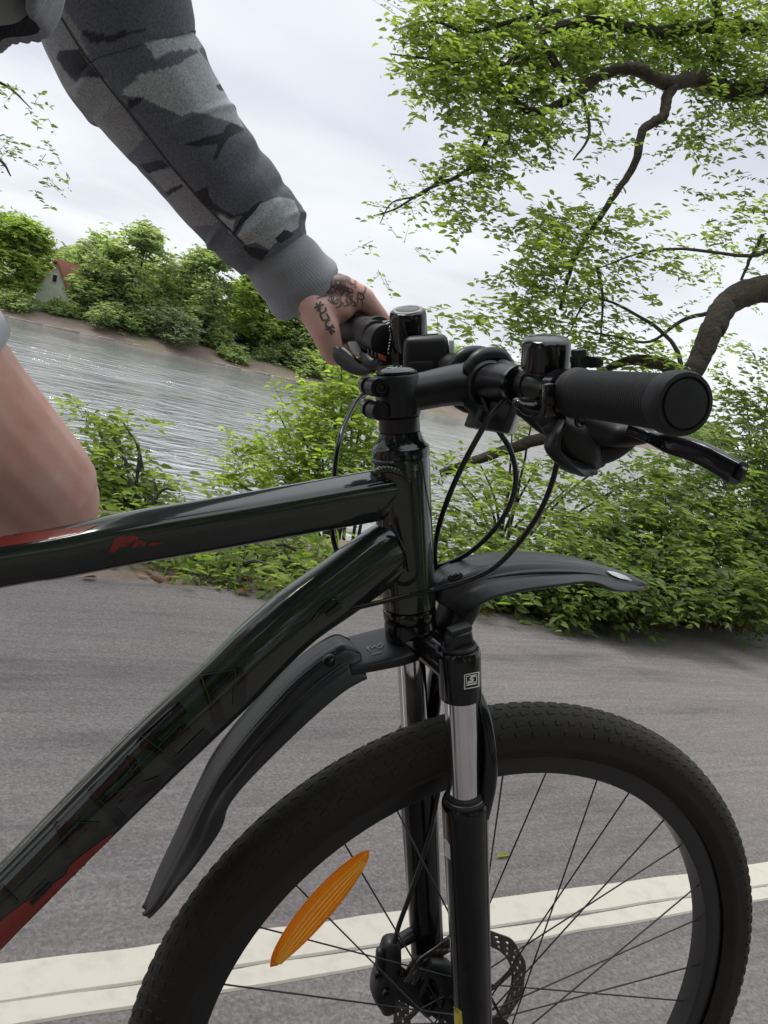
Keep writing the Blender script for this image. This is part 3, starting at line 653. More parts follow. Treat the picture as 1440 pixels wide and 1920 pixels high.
# --- unseen trees added behind the viewpoint to darken the bike's near side
for i, (x, y, h) in enumerate([(-7.5, -6.2, 9), (-3.2, -5.4, 8.5), (.9, -5.8, 9.5), (5.2, -5.5, 8.5), (9.5, -6.4, 9)]):
    rng = np.random.default_rng(500+i); b = np.array([x, y, -.03])
    r_ = root('added_shade_tree', tuple(b), ['first', 'second', 'third', 'fourth', 'fifth'][i]+' unseen tree, counted from the back, in the row added to darken the bike', 'tree', 'unseen trees added behind the viewpoint to darken the bike'); L = []
    mk('trunk', branch([b+[0, 0, -.2], b+[.1, 0, h*.3], b+[0, .1, h*.6], b+[.1, .05, h*.9]], .2, .04, 10, 5), M['bark'], r_)
    for j in range(46):
        zz = rng.uniform(.06, .95); pr = math.sin(math.pi*min(zz+.12, 1))**.5; a = rng.uniform(0, 6.28); q = 2.3*pr*math.sqrt(rng.random())
        L.append(spray(b+np.array([q*math.cos(a), q*math.sin(a)*.7, zz*h]), (.9, .8, .7), 40, 9, .22, .5, .15, .4)[0])
    leaf_obj('foliage', L, M['leaf_dark'], r_)
rng = np.random.default_rng(31)
# --- branch of another tree hanging in at upper left
tl0 = np.array([-1.9, 3.4, 0.0])
T2 = root('broadleaf_tree', tuple(tl0), 'tree out of the picture whose last thin twigs hang in at the upper left', 'tree')
mk('trunk', branch([tl0+[0, 0, -.2], tl0+[-.05, 0, 1.2], tl0+[.05, .1, 2.6], tl0+[.1, .1, 4.5]], .17, .07, 12, 6), M['bark'], T2)
tw = []; L = []
mk('limb', branch([tl0+[.05, .1, 2.7], D(-330, -10, 4.2), D(-160, 100, 4.4), D(-60, 140, 4.6), D(10, 160, 4.7), D(60, 205, 4.7)], .03, .003, 8, 6), M['bark'], T2)
mk('limb', branch([D(-160, 100, 4.4), D(-70, 250, 4.6), D(0, 300, 4.6), D(20, 330, 4.6)], .02, .004, 7, 6), M['twig'], T2)
for x, y, n_ in [(5, 165, 5), (30, 180, 4), (55, 205, 6), (80, 215, 3), (5, 250, 8), (10, 280, 9), (12, 300, 6), (70, 255, 3), (95, 285, 5), (115, 320, 8), (90, 335, 5), (75, 320, 3), (70, 368, 3), (90, 388, 2)]:
    clump(x, y, 13, max(1, int(n_*.6)), 4.7, .3, .035, 6, L=L, tw_=.10)
for i in range(24):
    c = tl0+np.array([rng.uniform(-1.6, .5), rng.uniform(-1.2, 1.6), rng.uniform(3.2, 5.4)])
    q, z_ = project(c)
    if z_ > 0 and q[0] > -120 and q[1] > -120: continue
    L.append(spray(c, (.6, .6, .5), 60, 12, .055, .22, .25, .45)[0])
leaf_obj('foliage', L, M['leaf_dark'], T2); mk('twig', twig_mesh(tw), M['twig'], T2, kind='stuff')

# --- far bank: stone edging, trees, house, parked van
def far_tree(px, d, top_py, wpx, m, label, seed, name='lakeside_tree', bush=False, tone=.5):
    """a tree or bush standing d metres behind the far waterline"""
    global rng
    rng = np.random.default_rng(seed)
    p = on_z(px, 592+.222*px, WZ)[:2]; hd = nrm(p-CAM[:2]); p = p+hd*(d/max(hd@sn_, .3))
    zb = gz(p[0], p[1]); b = np.array([p[0], p[1], zb]); hdist = np.linalg.norm(p-CAM[:2])
    q, dist = project(b); r = ray(px, top_py); top_z = CAM[2]+r[2]/np.linalg.norm(r[:2])*hdist
    H = max(top_z-zb, .5); Wd = wpx*1.25*float(dist)/FPX/2
    r_ = root(name, (p[0], p[1], zb), label, 'bush' if bush else 'tree', None); L = []
    if not bush:
        mk('trunk', branch([b+[0, 0, -.3], b+[.1, 0, H*.3], b+[0, .1, H*.62], b+[.1, .05, H*.9]], .032*H*.6, .03, 8, 5), M['bark'], r_)
    nc = 28 if not bush else 13
    for i in range(nc):
        u = rng.random(); zz = (.16+.84*u) if not bush else (.05+.8*u)
        prof = max(math.sin(math.pi*min(max((zz-.02)/1.03, 0), 1)), 0)**.6 if not bush else math.cos(zz*1.3)
        a = rng.uniform(0, 2*math.pi); q = prof*Wd*math.sqrt(rng.random())*.85
        rc = Wd*rng.uniform(.2, .36)*(.55+.45*prof)
        c = b+np.array([q*math.cos(a), q*math.sin(a), zz*(H-rc*.5)])
        L.append(spray(c, (rc, rc, rc*.75), 30, 9, .32 if not bush else .24, .7, .1, float(np.clip(tone+rng.normal()*.25, 0, 1)))[0])
    leaf_obj('foliage', L, m, r_)
    return r_
FT = [
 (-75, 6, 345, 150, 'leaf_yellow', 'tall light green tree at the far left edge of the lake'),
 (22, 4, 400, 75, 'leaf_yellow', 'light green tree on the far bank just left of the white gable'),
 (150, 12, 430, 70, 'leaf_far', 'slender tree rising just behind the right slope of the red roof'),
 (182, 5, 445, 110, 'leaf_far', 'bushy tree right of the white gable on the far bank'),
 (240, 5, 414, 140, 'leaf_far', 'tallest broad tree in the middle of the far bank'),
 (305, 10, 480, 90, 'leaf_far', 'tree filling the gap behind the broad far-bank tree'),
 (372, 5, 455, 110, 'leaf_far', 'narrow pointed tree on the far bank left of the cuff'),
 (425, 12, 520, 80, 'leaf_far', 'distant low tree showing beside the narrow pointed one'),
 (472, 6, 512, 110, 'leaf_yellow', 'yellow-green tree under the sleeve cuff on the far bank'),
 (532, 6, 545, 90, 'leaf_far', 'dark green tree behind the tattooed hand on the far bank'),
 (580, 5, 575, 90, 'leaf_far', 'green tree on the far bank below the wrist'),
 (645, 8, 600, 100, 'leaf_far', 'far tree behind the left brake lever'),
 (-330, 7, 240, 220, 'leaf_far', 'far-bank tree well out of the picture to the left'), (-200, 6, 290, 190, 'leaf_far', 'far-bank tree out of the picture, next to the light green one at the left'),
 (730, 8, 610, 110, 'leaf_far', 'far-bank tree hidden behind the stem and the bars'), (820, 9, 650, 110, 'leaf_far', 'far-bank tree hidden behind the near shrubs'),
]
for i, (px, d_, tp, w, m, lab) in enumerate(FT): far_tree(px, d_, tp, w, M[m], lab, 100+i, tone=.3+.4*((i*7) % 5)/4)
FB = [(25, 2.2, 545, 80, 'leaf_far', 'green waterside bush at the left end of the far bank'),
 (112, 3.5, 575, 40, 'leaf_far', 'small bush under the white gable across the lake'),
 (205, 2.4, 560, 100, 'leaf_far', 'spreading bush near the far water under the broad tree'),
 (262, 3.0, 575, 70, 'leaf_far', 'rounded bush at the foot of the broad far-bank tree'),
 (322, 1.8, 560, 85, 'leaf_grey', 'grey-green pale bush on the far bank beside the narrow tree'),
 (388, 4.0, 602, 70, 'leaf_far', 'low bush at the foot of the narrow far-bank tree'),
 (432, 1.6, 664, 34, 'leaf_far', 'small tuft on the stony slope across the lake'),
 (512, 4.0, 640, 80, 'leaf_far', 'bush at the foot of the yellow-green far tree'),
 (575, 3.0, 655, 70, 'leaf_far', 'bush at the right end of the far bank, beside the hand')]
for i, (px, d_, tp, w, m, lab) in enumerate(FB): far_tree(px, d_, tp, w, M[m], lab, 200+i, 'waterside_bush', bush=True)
FK = [(-40, 9, 470, 'leafy thicket at the far left end of the lake bank'), (165, 9, 520, 'thicket between the house and the bushy far-bank tree'), (225, 10, 505, 'thicket behind the trunk of the tallest broad far-bank tree'),
 (285, 11, 530, 'thicket filling the gap right of the broad far-bank tree'), (345, 10, 545, 'thicket left of the narrow pointed far-bank tree'), (410, 12, 560, 'thicket right of the narrow pointed far-bank tree'),
 (500, 13, 570, 'thicket behind the yellow-green tree under the cuff'), (560, 11, 600, 'thicket behind the tattooed hand across the lake'), (620, 10, 620, 'thicket behind the left bar end across the lake')]
for i, (px, d_, tp, lab) in enumerate(FK):
    far_tree(px, d_, tp, 85, M['leaf_far' if i % 3 else 'leaf_yellow'], lab, 300+i, 'bank_thicket', bush=True)['group'] = 'thickets at the back of the far bank'
rng = np.random.default_rng(77)
# distant woods closing the lake's far right and left ends, and behind everything
L = []
for i in range(150):
    x = rng.uniform(-160, 420); y = rng.uniform(150, 210)+max(x, 0)*.25
    d, t = shore_dist(np.array(x), np.array(y))
    if d < 12: continue
    h = rng.uniform(4, 9)
    for j in range(5):
        L.append(spray((x+rng.uniform(-4, 4), y+rng.uniform(-3, 3), gz(x, y)+rng.uniform(1, h)), (3, 3, 2.2), 16, 9, 1.2, 2.2, .1, float(rng.random()))[0])
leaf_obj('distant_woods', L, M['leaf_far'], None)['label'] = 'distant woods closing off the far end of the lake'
# stone edging along the far waterline
M['stone'] = mat('pale_bank_stone', (.19, .155, .14), .9, bump=(3, .8, .05), var=(2, (.15, .12, .105), .4, .65))
V_, F_ = [], []
ed = []
t0 = -12; t1 = np.linalg.norm((sB-sA)[:2])+6
r_ = root('bank_edging', (float(sA[0]), float(sA[1]), WZ), 'pale stone edging along the far waterline', 'kerb')
tt = t0; proto = None; k = 0
while tt < t1:
    ln = rng.uniform(.8, 1.3); c = np.array([*(sA[:2]+sd_*(tt+ln/2)+sn_*(.1+rng.uniform(-.06, .06))), WZ-.02+rng.uniform(-.05, .03)])
    if proto is None:
        proto = mk('edging_stone', box(c, [[*sd_, 0], [*sn_, 0], [0, 0, 1]], (.5, .2, .12), .05, 1), M['stone'], r_); pc = c
    else:
        q = proto.copy(); COL.objects.link(q); q.parent = r_; q.location = tuple(c-pc); q.scale = (1, 1, 1)
    q2 = proto if k == 0 else q
    tt += 1.03; k += 1
# house on the far bank
hp = on_z(90, 612, WZ); _h = nrm((hp-CAM)[:2]); hp[:2] += _h*6.5/max(_h@sn_, .3); hz = gz(hp[0], hp[1])
hd = (hp-CAM)@CM[2]; sx = hd/FPX
H_ = root('house', (hp[0], hp[1], hz), 'white gabled house with a red tiled roof across the lake', 'house')
ux = np.array([.80, -.60, 0]); uy = np.array([.60, .80, 0]); uz = np.array([0, 0, 1.])
M['render'] = mat('white_render', (.72, .71, .70), .9, var=(3, (.60, .59, .58), .4, .7)); M['tiles'] = mat('red_roof_tiles', (.30, .10, .065), .8, var=(8, (.20, .075, .05), .4, .7)); M['glass'] = mat('dark_window_glass', (.03, .035, .04), .08)
hw, hl, he, hr = 1.25, 2.6, 1.25, 3.3
hb = np.array([hp[0], hp[1], hz-.3])
def hpnt(a, b, c): return hb+a*ux+b*uy+c*uz
V = [hpnt(-hw, 0, 0), hpnt(hw, 0, 0), hpnt(hw, 0, he), hpnt(0, 0, hr), hpnt(-hw, 0, he), hpnt(-hw, 2*hl, 0), hpnt(hw, 2*hl, 0), hpnt(hw, 2*hl, he), hpnt(0, 2*hl, hr), hpnt(-hw, 2*hl, he)]
mk('wall', (V, [(0, 1, 2, 3, 4), (9, 8, 7, 6, 5), (1, 6, 7, 2), (0, 4, 9, 5)]), M['render'], H_, smooth=False)
rf = []
for s in (-1, 1):
    a = hpnt(s*(hw+.35), -.25, he-.42); b = hpnt(0, -.25, hr+.06); c = hpnt(0, 2*hl+.25, hr+.06); d_ = hpnt(s*(hw+.35), 2*hl+.25, he-.42)
    rf.append(prism([a, b, c, d_], np.cross(b-a, d_-a), .14))
roof = mk('roof', merge(*rf), M['tiles'], H_, smooth=False)
mk('chimney', box(hpnt(.4, 2.6, hr-.1), [ux, uy, uz], (.2, .2, .5), .02), M['tiles'], roof)
for b in (.9, 2.5, 4.2):
    w_ = mk('window', box(hpnt(hw+.01, b, .75), [uy, uz, ux], (.3, .3, .05), .01), M['render'], H_); mk('pane', box(hpnt(hw+.06, b, .75), [uy, uz, ux], (.24, .24, .02), 0), M['glass'], w_)
for a, c in ((0, 2.1),):
    w_ = mk('window', box(hpnt(a, -.01, c), [ux, uz, uy], (.2, .27, .05), .01), M['render'], H_); mk('pane', box(hpnt(a, -.06, c), [ux, uz, uy], (.15, .22, .02), 0), M['glass'], w_)
# dark parked van under the trees
vp = on_z(440, 690, WZ); _h = nrm((vp-CAM)[:2]); vp[:2] += _h*8/max(_h@sn_, .3); vz = gz(vp[0], vp[1])
VN = root('parked_van', (vp[0], vp[1], vz), 'small dark blue van parked under the trees across the lake', 'van')
M['navy'] = mat('dark_blue_car_paint', (.02, .024, .06), .25, coat=.6)
vx = np.array([*sd_, 0]); vy = np.array([*sn_, 0])
def vpt(a, c): return np.array([vp[0], vp[1], vz])+a*vx+c*uz
body = prism([vpt(-1.7, .35), vpt(1.75, .35), vpt(1.8, .85), vpt(1.15, 1.0), vpt(.7, 1.6), vpt(-1.6, 1.65), vpt(-1.75, 1.0)], vy, 1.5, .06)
mk('body', body, M['navy'], VN)
mk('window', prism([vpt(1.0, 1.05), vpt(.62, 1.52), vpt(-.2, 1.54), vpt(-.2, 1.05)], vy, 1.53), M['glass'], VN)
for a in (-1.1, 1.15):
    for s in (-.7, .7): mk('wheel', lathe(np.array([vp[0], vp[1], vz])+a*vx+.32*uz+s*vy-.1*vy, vy, [(0, .2), (0, .3), (.03, .32), (.17, .32), (.2, .3), (.2, .2)], 16), M['rubber'], VN)

# ------------------------------------------------------------------ BICYCLE
BK = root('bicycle', (0, 0, 0), 'black mountain bike with red accents, suspension fork, mudguards and an amber spoke reflector', 'bicycle')
def part(name, VF, m, parent=BK, **k): return mk(name, VF, M[m], parent, **k)
# --- frame
HT0, HT1 = .4823, .6185
C0 = SP(0, 0, 0)
ht = part('head_tube', lathe(C0, A_, [(HT0, .0222), (HT0+.001, .0238), (HT0+.012, .0240), (HT0+.02, .0236), (HT1-.02, .0242), (HT1-.004, .0244), (HT1, .0236)], 40), 'paint')
tt_px = [(748, 920), (700, 930), (560, 955), (400, 983), (264, 1006), (105, 1038), (0, 1055)]
tt_r = [.0200, .0203, .0197, .0192, .0186, .0172, .0166]
P = [FX(x, y, 0) for x, y in tt_px]
d = nrm(P[-1]-P[-3]); P += [P[-1]+d*.17, P[-1]+d*.33]; tt_r += [.0165, .0165]
top_tube = part('top_tube', tube(P, [(r, r*.84) for r in tt_r], 44, 8, up=nrm(ZF-.36*LF), sq=3.4), 'paint')
dt_px = [(757, 1022), (720, 1040), (640, 1098), (560, 1154), (491, 1215), (428, 1279), (296, 1403), (195, 1503), (95, 1604), (0, 1700)]
dt_r = [.0265, .0268, .0262, .0252, .0258, .0258, .0256, .0248, .0240, .0236]
P = [FX(x, y, 0) for x, y in dt_px]
d = nrm(P[-1]-P[-3]); endp = P[-1]; BB = endp+d*.30; P += [endp+d*.15, BB]; dt_r += [.023, .022]
down_tube = part('down_tube', tube(P, [(r, r*w_) for r, w_ in zip(dt_r, [.78, .80, .86, .92]+[.92]*20)], 44, 8, up=ZF, sq=2.25), 'paint')
# weld beads: a row of overlapping beads round each joint
def weld(ring, r=.0026):
    L = []
    for i, p in enumerate(ring):
        q = ring[(i+1) % len(ring)]; L.append(sphere(p, (r*1.15, r*1.0, r), [nrm(np.array(q)-p), np.cross(nrm(np.array(q)-p), A_)+1e-6, A_], 8, 6))
    return merge(*L)
part('weld_bead', weld([FX(x, y, -.0205) for x, y in [(708, 884), (714, 881), (721, 880), (728, 880), (735, 881), (742, 883), (749, 886), (755, 890), (760, 895), (764, 900)]], .0034), 'paint', ht)
part('weld_bead', weld([FX(x, y, -.0215) for x, y in [(733, 985), (737, 991), (741, 997), (745, 1004), (748, 1011), (751, 1018), (754, 1026), (757, 1034), (759, 1042), (761, 1050), (762, 1058), (763, 1066)]], .0028), 'paint', ht)
part('weld_bead', weld([SP(.617, .022*math.cos(a)-.002, .0228*math.sin(a)) for a in np.linspace(2.2, 4.1, 16)], .0026), 'paint', ht)
# gusset fairing between tubes and head tube
part('gusset', tube([FX(735, 935, 0), FX(742, 985, 0), FX(748, 1040, 0)], [(.016, .0165), (.017, .0175), (.020, .0195)], 20, 6, up=np.array([1., 0, 0])), 'paint')
cp = part('cable_port', tube([FX(x, y, -.0238) for x, y in [(586, 1164), (600, 1146), (620, 1128), (632, 1124), (637, 1131)]], .0013, 8, 6), 'gloss_plastic', down_tube)
part('cable_plug', tube([FX(637, 1133, -.0225), FX(612, 1153, -.0232)], [(.0034, .0034), (.0022, .0022)], 12, 4), 'gloss_plastic', down_tube)
part('cable_guide', box(FX(545, 998, 0), [nrm(FX(545, 998, 0)-FX(525, 1001, 0)), LF, ZF], (.008, .004, .004), .0015), 'satin', top_tube)
# rear of the frame, out of the picture
STp = FP(-.845, 0, .74)
part('seat_tube', tube([BB-FP(0, 0, 0), STp, STp+(STp-BB)*.06], [.0165, .0165, .0165], 20, 6), 'paint')
sp_top = STp+(STp-BB)*.58
part('seat_post', tube([STp, sp_top], .0136, 16, 4), 'satin')
sad = [sp_top+FP(.13, 0, .03), sp_top+FP(.06, 0, .035), sp_top+FP(-.02, 0, .035), sp_top+FP(-.09, 0, .045), sp_top+FP(-.13, 0, .045)]
part('saddle', tube(sad, [(.012, .014), (.02, .024), (.024, .05), (.026, .075), (.015, .06)], 20, 6, up=ZF), 'rubber')
RC = FP(-1.115, 0, RW-.004)
for s in (-1, 1):
    part('chainstay', tube([BB+s*.03*LF, RC*.5+BB*.5+s*.055*LF, RC+s*.068*LF], [.010, .010, .009], 12, 6), 'paint')
    part('seatstay', tube([STp+s*.02*LF, (RC+STp)*.5+s*.055*LF, RC+s*.068*LF], [.009, .009, .008], 12, 6), 'paint')
part('bottom_bracket', lathe(BB-.037*LF, LF, [(0, .021), (.002, .0225), (.072, .0225), (.074, .021)]), 'paint')
cr_d = nrm(FP(-.03, 0, .13)-FP(0, 0, 0)); PD = {}
for s, nm in ((-1, 'right'), (1, 'left')):
    e_ = BB+s*.075*LF+(cr_d*.17 if s > 0 else -cr_d*.17)
    part('crank', tube([BB+s*.06*LF, e_], [(.013, .009), (.011, .007)], 12, 4, up=LF), 'satin')
    pc_ = e_+s*.06*LF; PD[nm] = pc_
    part('pedal', box(pc_, [np.array([1., 0, 0]), LF, ZF], (.045, .045, .011), .005), 'plastic')
for r in (.085, .066):
    part('chainring', lathe(BB-.047*LF, LF, [(-.0015, r-.012), (-.0015, r), (.0015, r), (.0015, r-.012)], 44, cap=False), 'dark_steel')
# --- decals on the frame
decal('red_flash', [[(-2, 1792), (-2, 1728), (40, 1696), (88, 1664), (122, 1640), (130, 1622), (165, 1594), (212, 1560), (208, 1580), (150, 1635), (100, 1687), (50, 1737), (10, 1780)]], down_tube, M['red'], down_tube, step=7)
decal('red_flash', [[(-2, 1003), (60, 998), (130, 992), (176, 985), (186, 984), (150, 1000), (100, 1011), (50, 1019), (-2, 1027)]], top_tube, M['red'], top_tube, step=7)
L = [[(203, 1035), (214, 1012), (222, 1006), (252, 1004), (262, 1008), (256, 1014), (232, 1015), (227, 1020), (240, 1020), (236, 1025), (224, 1025), (215, 1035)],
     [(245, 1026), (252, 1016), (262, 1011), (272, 1014), (273, 1024), (266, 1025), (262, 1018), (255, 1026)],
     [(276, 1021), (286, 1015), (305, 1017), (288, 1024)]]
decal('lettering', L, top_tube, M['red'], top_tube, step=4)
# large tone-on-tone letters along the down tube: black strokes with a fine green edge
def dt(u, v):
    """u 0..1 along the tube between two ends, v -1 (upper edge) .. 1 (lower edge)"""
    a = np.array([470, 1235.]); b = np.array([-10, 1712.]); q = a+(b-a)*u; n_ = nrm(np.array([.70, .72])); return tuple(q+n_*v*56)
L = []; Lg = []
def glyph(u0, strokes, w=11):
    for st in strokes:
        pts = [dt(u0-uu*.145, vv) for uu, vv in st]
        for q in stroke(pts, w): L.append(q)
        for q in stroke([(x-8.5, y-7.5) for x, y in pts], 1.6): Lg.append(q)
glyph(.18, [[(0, .75), (.35, -.55)], [(.35, -.55), (.9, .1)], [(.9, .1), (.5, .75)]], 24)
glyph(.38, [[(0, -.55), (1, -.45)], [(.1, -.55), (.25, .75)], [(.2, .1), (.8, .1)], [(.25, .75), (1., .75)]], 24)
glyph(.57, [[(0, -.5), (0, .75)], [(0, -.5), (.9, -.4)], [(.9, -.4), (.8, .15)], [(.8, .15), (.1, .15)], [(.3, .15), (1., .75)]], 24)
glyph(.76, [[(.1, .35), (.4, -.55)], [(.4, -.55), (.9, .35)], [(.25, .05), (.7, .05)]], 18)
glyph(.95, [[(.1, -.5), (.1, .25)], [(.3, .62), (.8, .62)]], 9)
decal('lettering', L, down_tube, M['gloss_black_print'], down_tube, off=.0008, step=7)
decal('lettering_edge', Lg, down_tube, M['green_line'], down_tube, off=.0011, step=8)['kind'] = 'stuff'
# --- headset, spacers, stem
part('headset', lathe(C0, A_, [(.6187, .0236), (.6192, .0246), (.6262, .0246), (.6275, .0240), (.6285, .0224), (.632, .0200), (.637, .0182), (.6395, .0176)], 40), 'gloss_plastic')
part('spacer', lathe(C0, A_, [(.6397, .0168), (.6402, .0173), (.6520, .0173), (.6525, .0168)], 36), 'satin')
part('crown_race', lathe(C0, A_, [(HT0-.012, .0225), (HT0-.010, .0238), (HT0-.003, .0238), (HT0-.001, .0225)], 36), 'gloss_plastic')
BC = SP(.6735, .074, 0)     # bar clamp centre
stem_body = tube([SP(.6705, .000, 0), SP(.6715, .022, 0), SP(.6735, .045, 0), SP(.6735, .062, 0)], [(.0165, .0165), (.0158, .0165), (.0168, .019), (.0185, .023)], 28, 6, up=A_)
clampv = lathe(C0, A_, [(.6527, .0170), (.6540, .0184), (.6860, .0184), (.6875, .0172)], 36)
barcl = lathe(BC-.024*L_, L_, [(0, .0185), (.002, .0205), (.046, .0205), (.048, .0185)], 32)
stem = part('stem', merge(stem_body, clampv, barcl), 'satin')
part('top_cap', lathe(C0, A_, [(.6876, .0165), (.6890, .0172), (.6902, .0168), (.6922, .0135), (.6935, .008), (.6940, .0005)], 32), 'gloss_plastic', stem)
decal('cap_print', [s_ for pts in [[(722, 686), (730, 681), (738, 683), (732, 690), (724, 690), (722, 686)], [(742, 691), (746, 682), (752, 688), (758, 681), (762, 687)]] for s_ in stroke(pts, 2.2)], bpy.data.objects['top_cap'], M['grey_print'], stem, off=.0003, step=3)
for s in (.6605, .6795):
    part('clamp_lug', tube([SP(s, -.0215, -.0165), SP(s, -.0235, -.004)], .0075, 18, 3, round_cap=False), 'satin', stem)
    part('clamp_lug', tube([SP(s, -.0215, .0165), SP(s, -.0235, .002)], .0075, 18, 3), 'satin', stem)
for s in (.6795,):
    b_ = part('bolt', lathe(SP(s, -.0205, -.0165), -L_, [(0, .0042), (.002, .0042), (.0022, .0036), (.0005, .0030), (.0004, .0005)], 18), 'bolt', stem)
# faceplate lugs over the bar
for l in (-.016, .016):
    for sg in (1,):
        part('faceplate_lug', tube([SP(.6875, .060, l), SP(.6960, .070, l), SP(.6960, .086, l), SP(.6875, .094, l)], [(.006, .0075), (.006, .0075), (.006, .0075), (.005, .007)], 14, 5, up=L_, round_cap=True), 'satin', stem)
    part('faceplate_lug', tube([SP(.6575, .064, l), SP(.6525, .074, l), SP(.6545, .088, l)], [(.006, .0075), (.006, .0075), (.005, .007)], 14, 5, up=L_, round_cap=True), 'satin', stem)
part('faceplate', tube([SP(.6935, .085, 0), SP(.6835, .0965, 0), SP(.6715, .098, 0), SP(.6595, .093, 0)], [(.004, .021)]*4, 16, 5, up=E_), 'satin', stem)
# --- handlebar
RE = SP(.687, .051, -.29); RI = SP(.6815, .0605, -.172)   # right grip outer and inner ends
LI = SP(.7155, .046, .175); LE = SP(.722, .030, .305)
bar = tube([RE, RI, SP(.680, .068, -.10), SP(.678, .074, -.05), BC, SP(.682, .073, .05), SP(.704, .060, .11), LI, LE], [.0111, .0111, .0118, .0150, .0159, .0150, .0115, .0111, .0111], 24, 7)
handlebar = part('handlebar', bar, 'satin')
def grip(a, b, nm='grip'):
    d = nrm(b-a); ln = np.linalg.norm(b-a)
    prof = [(0, .0118), (.0005, .0158), (.003, .0164), (.006, .0162), (.0075, .0150)]
    prof += [(x, .0148) for x in np.linspace(.009, ln-.016, 12)]
    prof += [(ln-.0145, .0150), (ln-.0135, .0166), (ln-.006, .0172), (ln-.002, .0168), (ln, .0160), (ln+.0004, .0140), (ln-.0012, .0136), (ln-.0012, .0128), (ln+.0006, .0124), (ln+.0012, .0060), (ln+.0012, .0005)]
    return part(nm, lathe(a, d, prof, 40, cap=False), 'rubber', handlebar)
gr_ = grip(RI, RE); gl_ = grip(LI, LE)
# fine raised ribs on the right grip
d = nrm(RE-RI); ln = np.linalg.norm(RE-RI); u_ = nrm(np.cross(d, [0, 0, 1.])); v_ = np.cross(d, u_); ribs = []
for x in np.arange(.0095, ln-.018, .0022):
    ribs.append(lathe(RI+d*x, d, [(0, .0147), (.0004, .01515), (.0011, .01515), (.0015, .0147)], 40, cap=False))
part('grip_ribs', merge(*ribs), 'rubber', gr_, kind='stuff')
def on_bar(l):
    """centre of the bar on the right/left side"""
    if l < 0: f = (l+.172)/(-.29+.172); return RI+(RE-RI)*f if l < -.1 else SP(.680, .068, -.1)+(SP(.678, .074, -.05)-SP(.680, .068, -.1))*((l+.1)/.05)
    return LI+(LE-LI)*((l-.175)/.13)
dR = nrm(RE-RI); dL = nrm(LE-LI)
def band(c, d, w, r, nm, m, parent=handlebar): return part(nm, lathe(c-d*w/2, d, [(0, r-.002), (.0008, r), (w-.0008, r), (w, r-.002)], 30), m, parent)
# right brake clamp and lever
band(SX(1040, 735, -.158)*0+on_bar(-.157), dR, .014, .0150, 'clamp_band', 'gloss_plastic')
cb = part('clamp_bolt_boss', box(SX(1028, 750, -.172), [A_, E_, L_], (.011, .004, .004), .002), 'gloss_plastic', handlebar)
part('bolt', lathe(SX(1029, 752, -.176), -L_-.5*E_, [(0, .0036), (.0025, .0036), (.0026, .003), (.001, .0026), (.001, .0004)], 16), 'bolt', handlebar)
brake_r = part('brake_lever_body', tube([SX(985, 765, -.13), SX(1035, 785, -.135), SX(1100, 800, -.15), SX(1160, 815, -.165), SX(1205, 815, -.185)], [(.0075, .0085), (.013, .012), (.013, .012), (.009, .010), (.0065, .008)], 16, 6, up=A_, round_cap=True), 'plastic', handlebar)
LV = [SX(1180, 805, -.185), SX(1225, 822, -.20), SX(1262, 833, -.22), SX(1310, 848, -.24), SX(1350, 868, -.255), SX(1385, 888, -.268)]
lev = part('brake_lever', tube(LV, [(.0038, .0045), (.0042, .005), (.0065, .006), (.0068, .006), (.0068, .006), (.0072, .006)], 18, 6, up=A_+.3*E_, sq=4.0), 'black_paint', handlebar)
part('lever_groove', tube([p_-.0052*L_-.001*E_ for p_ in LV[2:]], [(.0042, .0012)]*4, 12, 6, up=A_+.3*E_), 'satin', lev)
# right shifter under the bar: pod, indicator housing, thumb lever, paddle
pod = part('shifter', merge(tube([SX(1045, 800, -.15), SX(1070, 825, -.15), SX(1095, 850, -.15), SX(1118, 862, -.15)], [(.010, .012), (.0185, .013), (.017, .013), (.006, .008)], 20, 6, up=nrm(A_+.4*E_), round_cap=True),
                            tube([SX(1030, 780, -.145), SX(1060, 800, -.145), SX(1100, 815, -.145)], [(.010, .012), (.013, .014), (.008, .012)], 18, 5, up=A_, round_cap=True)), 'plastic', handlebar)
part('shift_paddle', tube([SX(1052, 792, -.165), SX(1036, 830, -.168), SX(1042, 852, -.168), SX(1075, 876, -.166), SX(1112, 880, -.163)], [(.0025, .006), (.004, .008), (.004, .008), (.004, .008), (.002, .005)], 14, 6, up=E_, round_cap=True), 'satin', pod)
part('thumb_lever', tube([SX(975, 757, -.135), SX(990, 764, -.137), SX(1012, 768, -.14), SX(1030, 785, -.145)], [(.004, .008), (.006, .009), (.006, .009), (.005, .008)], 14, 6, up=A_, round_cap=True), 'gloss_plastic', pod)
part('release_trigger', tube([SX(1110, 850, -.15), SX(1145, 845, -.155), SX(1175, 832, -.16), SX(1190, 815, -.165)], [(.010, .008), (.008, .007), (.0055, .006), (.0045, .005)], 14, 6, up=A_, round_cap=True), 'plastic', pod)
part('pod_screw', lathe(SX(1086, 790, -.165), -L_, [(0, .004), (.002, .004), (.0022, .003), (.0005, .0005)], 14), 'bolt', pod)
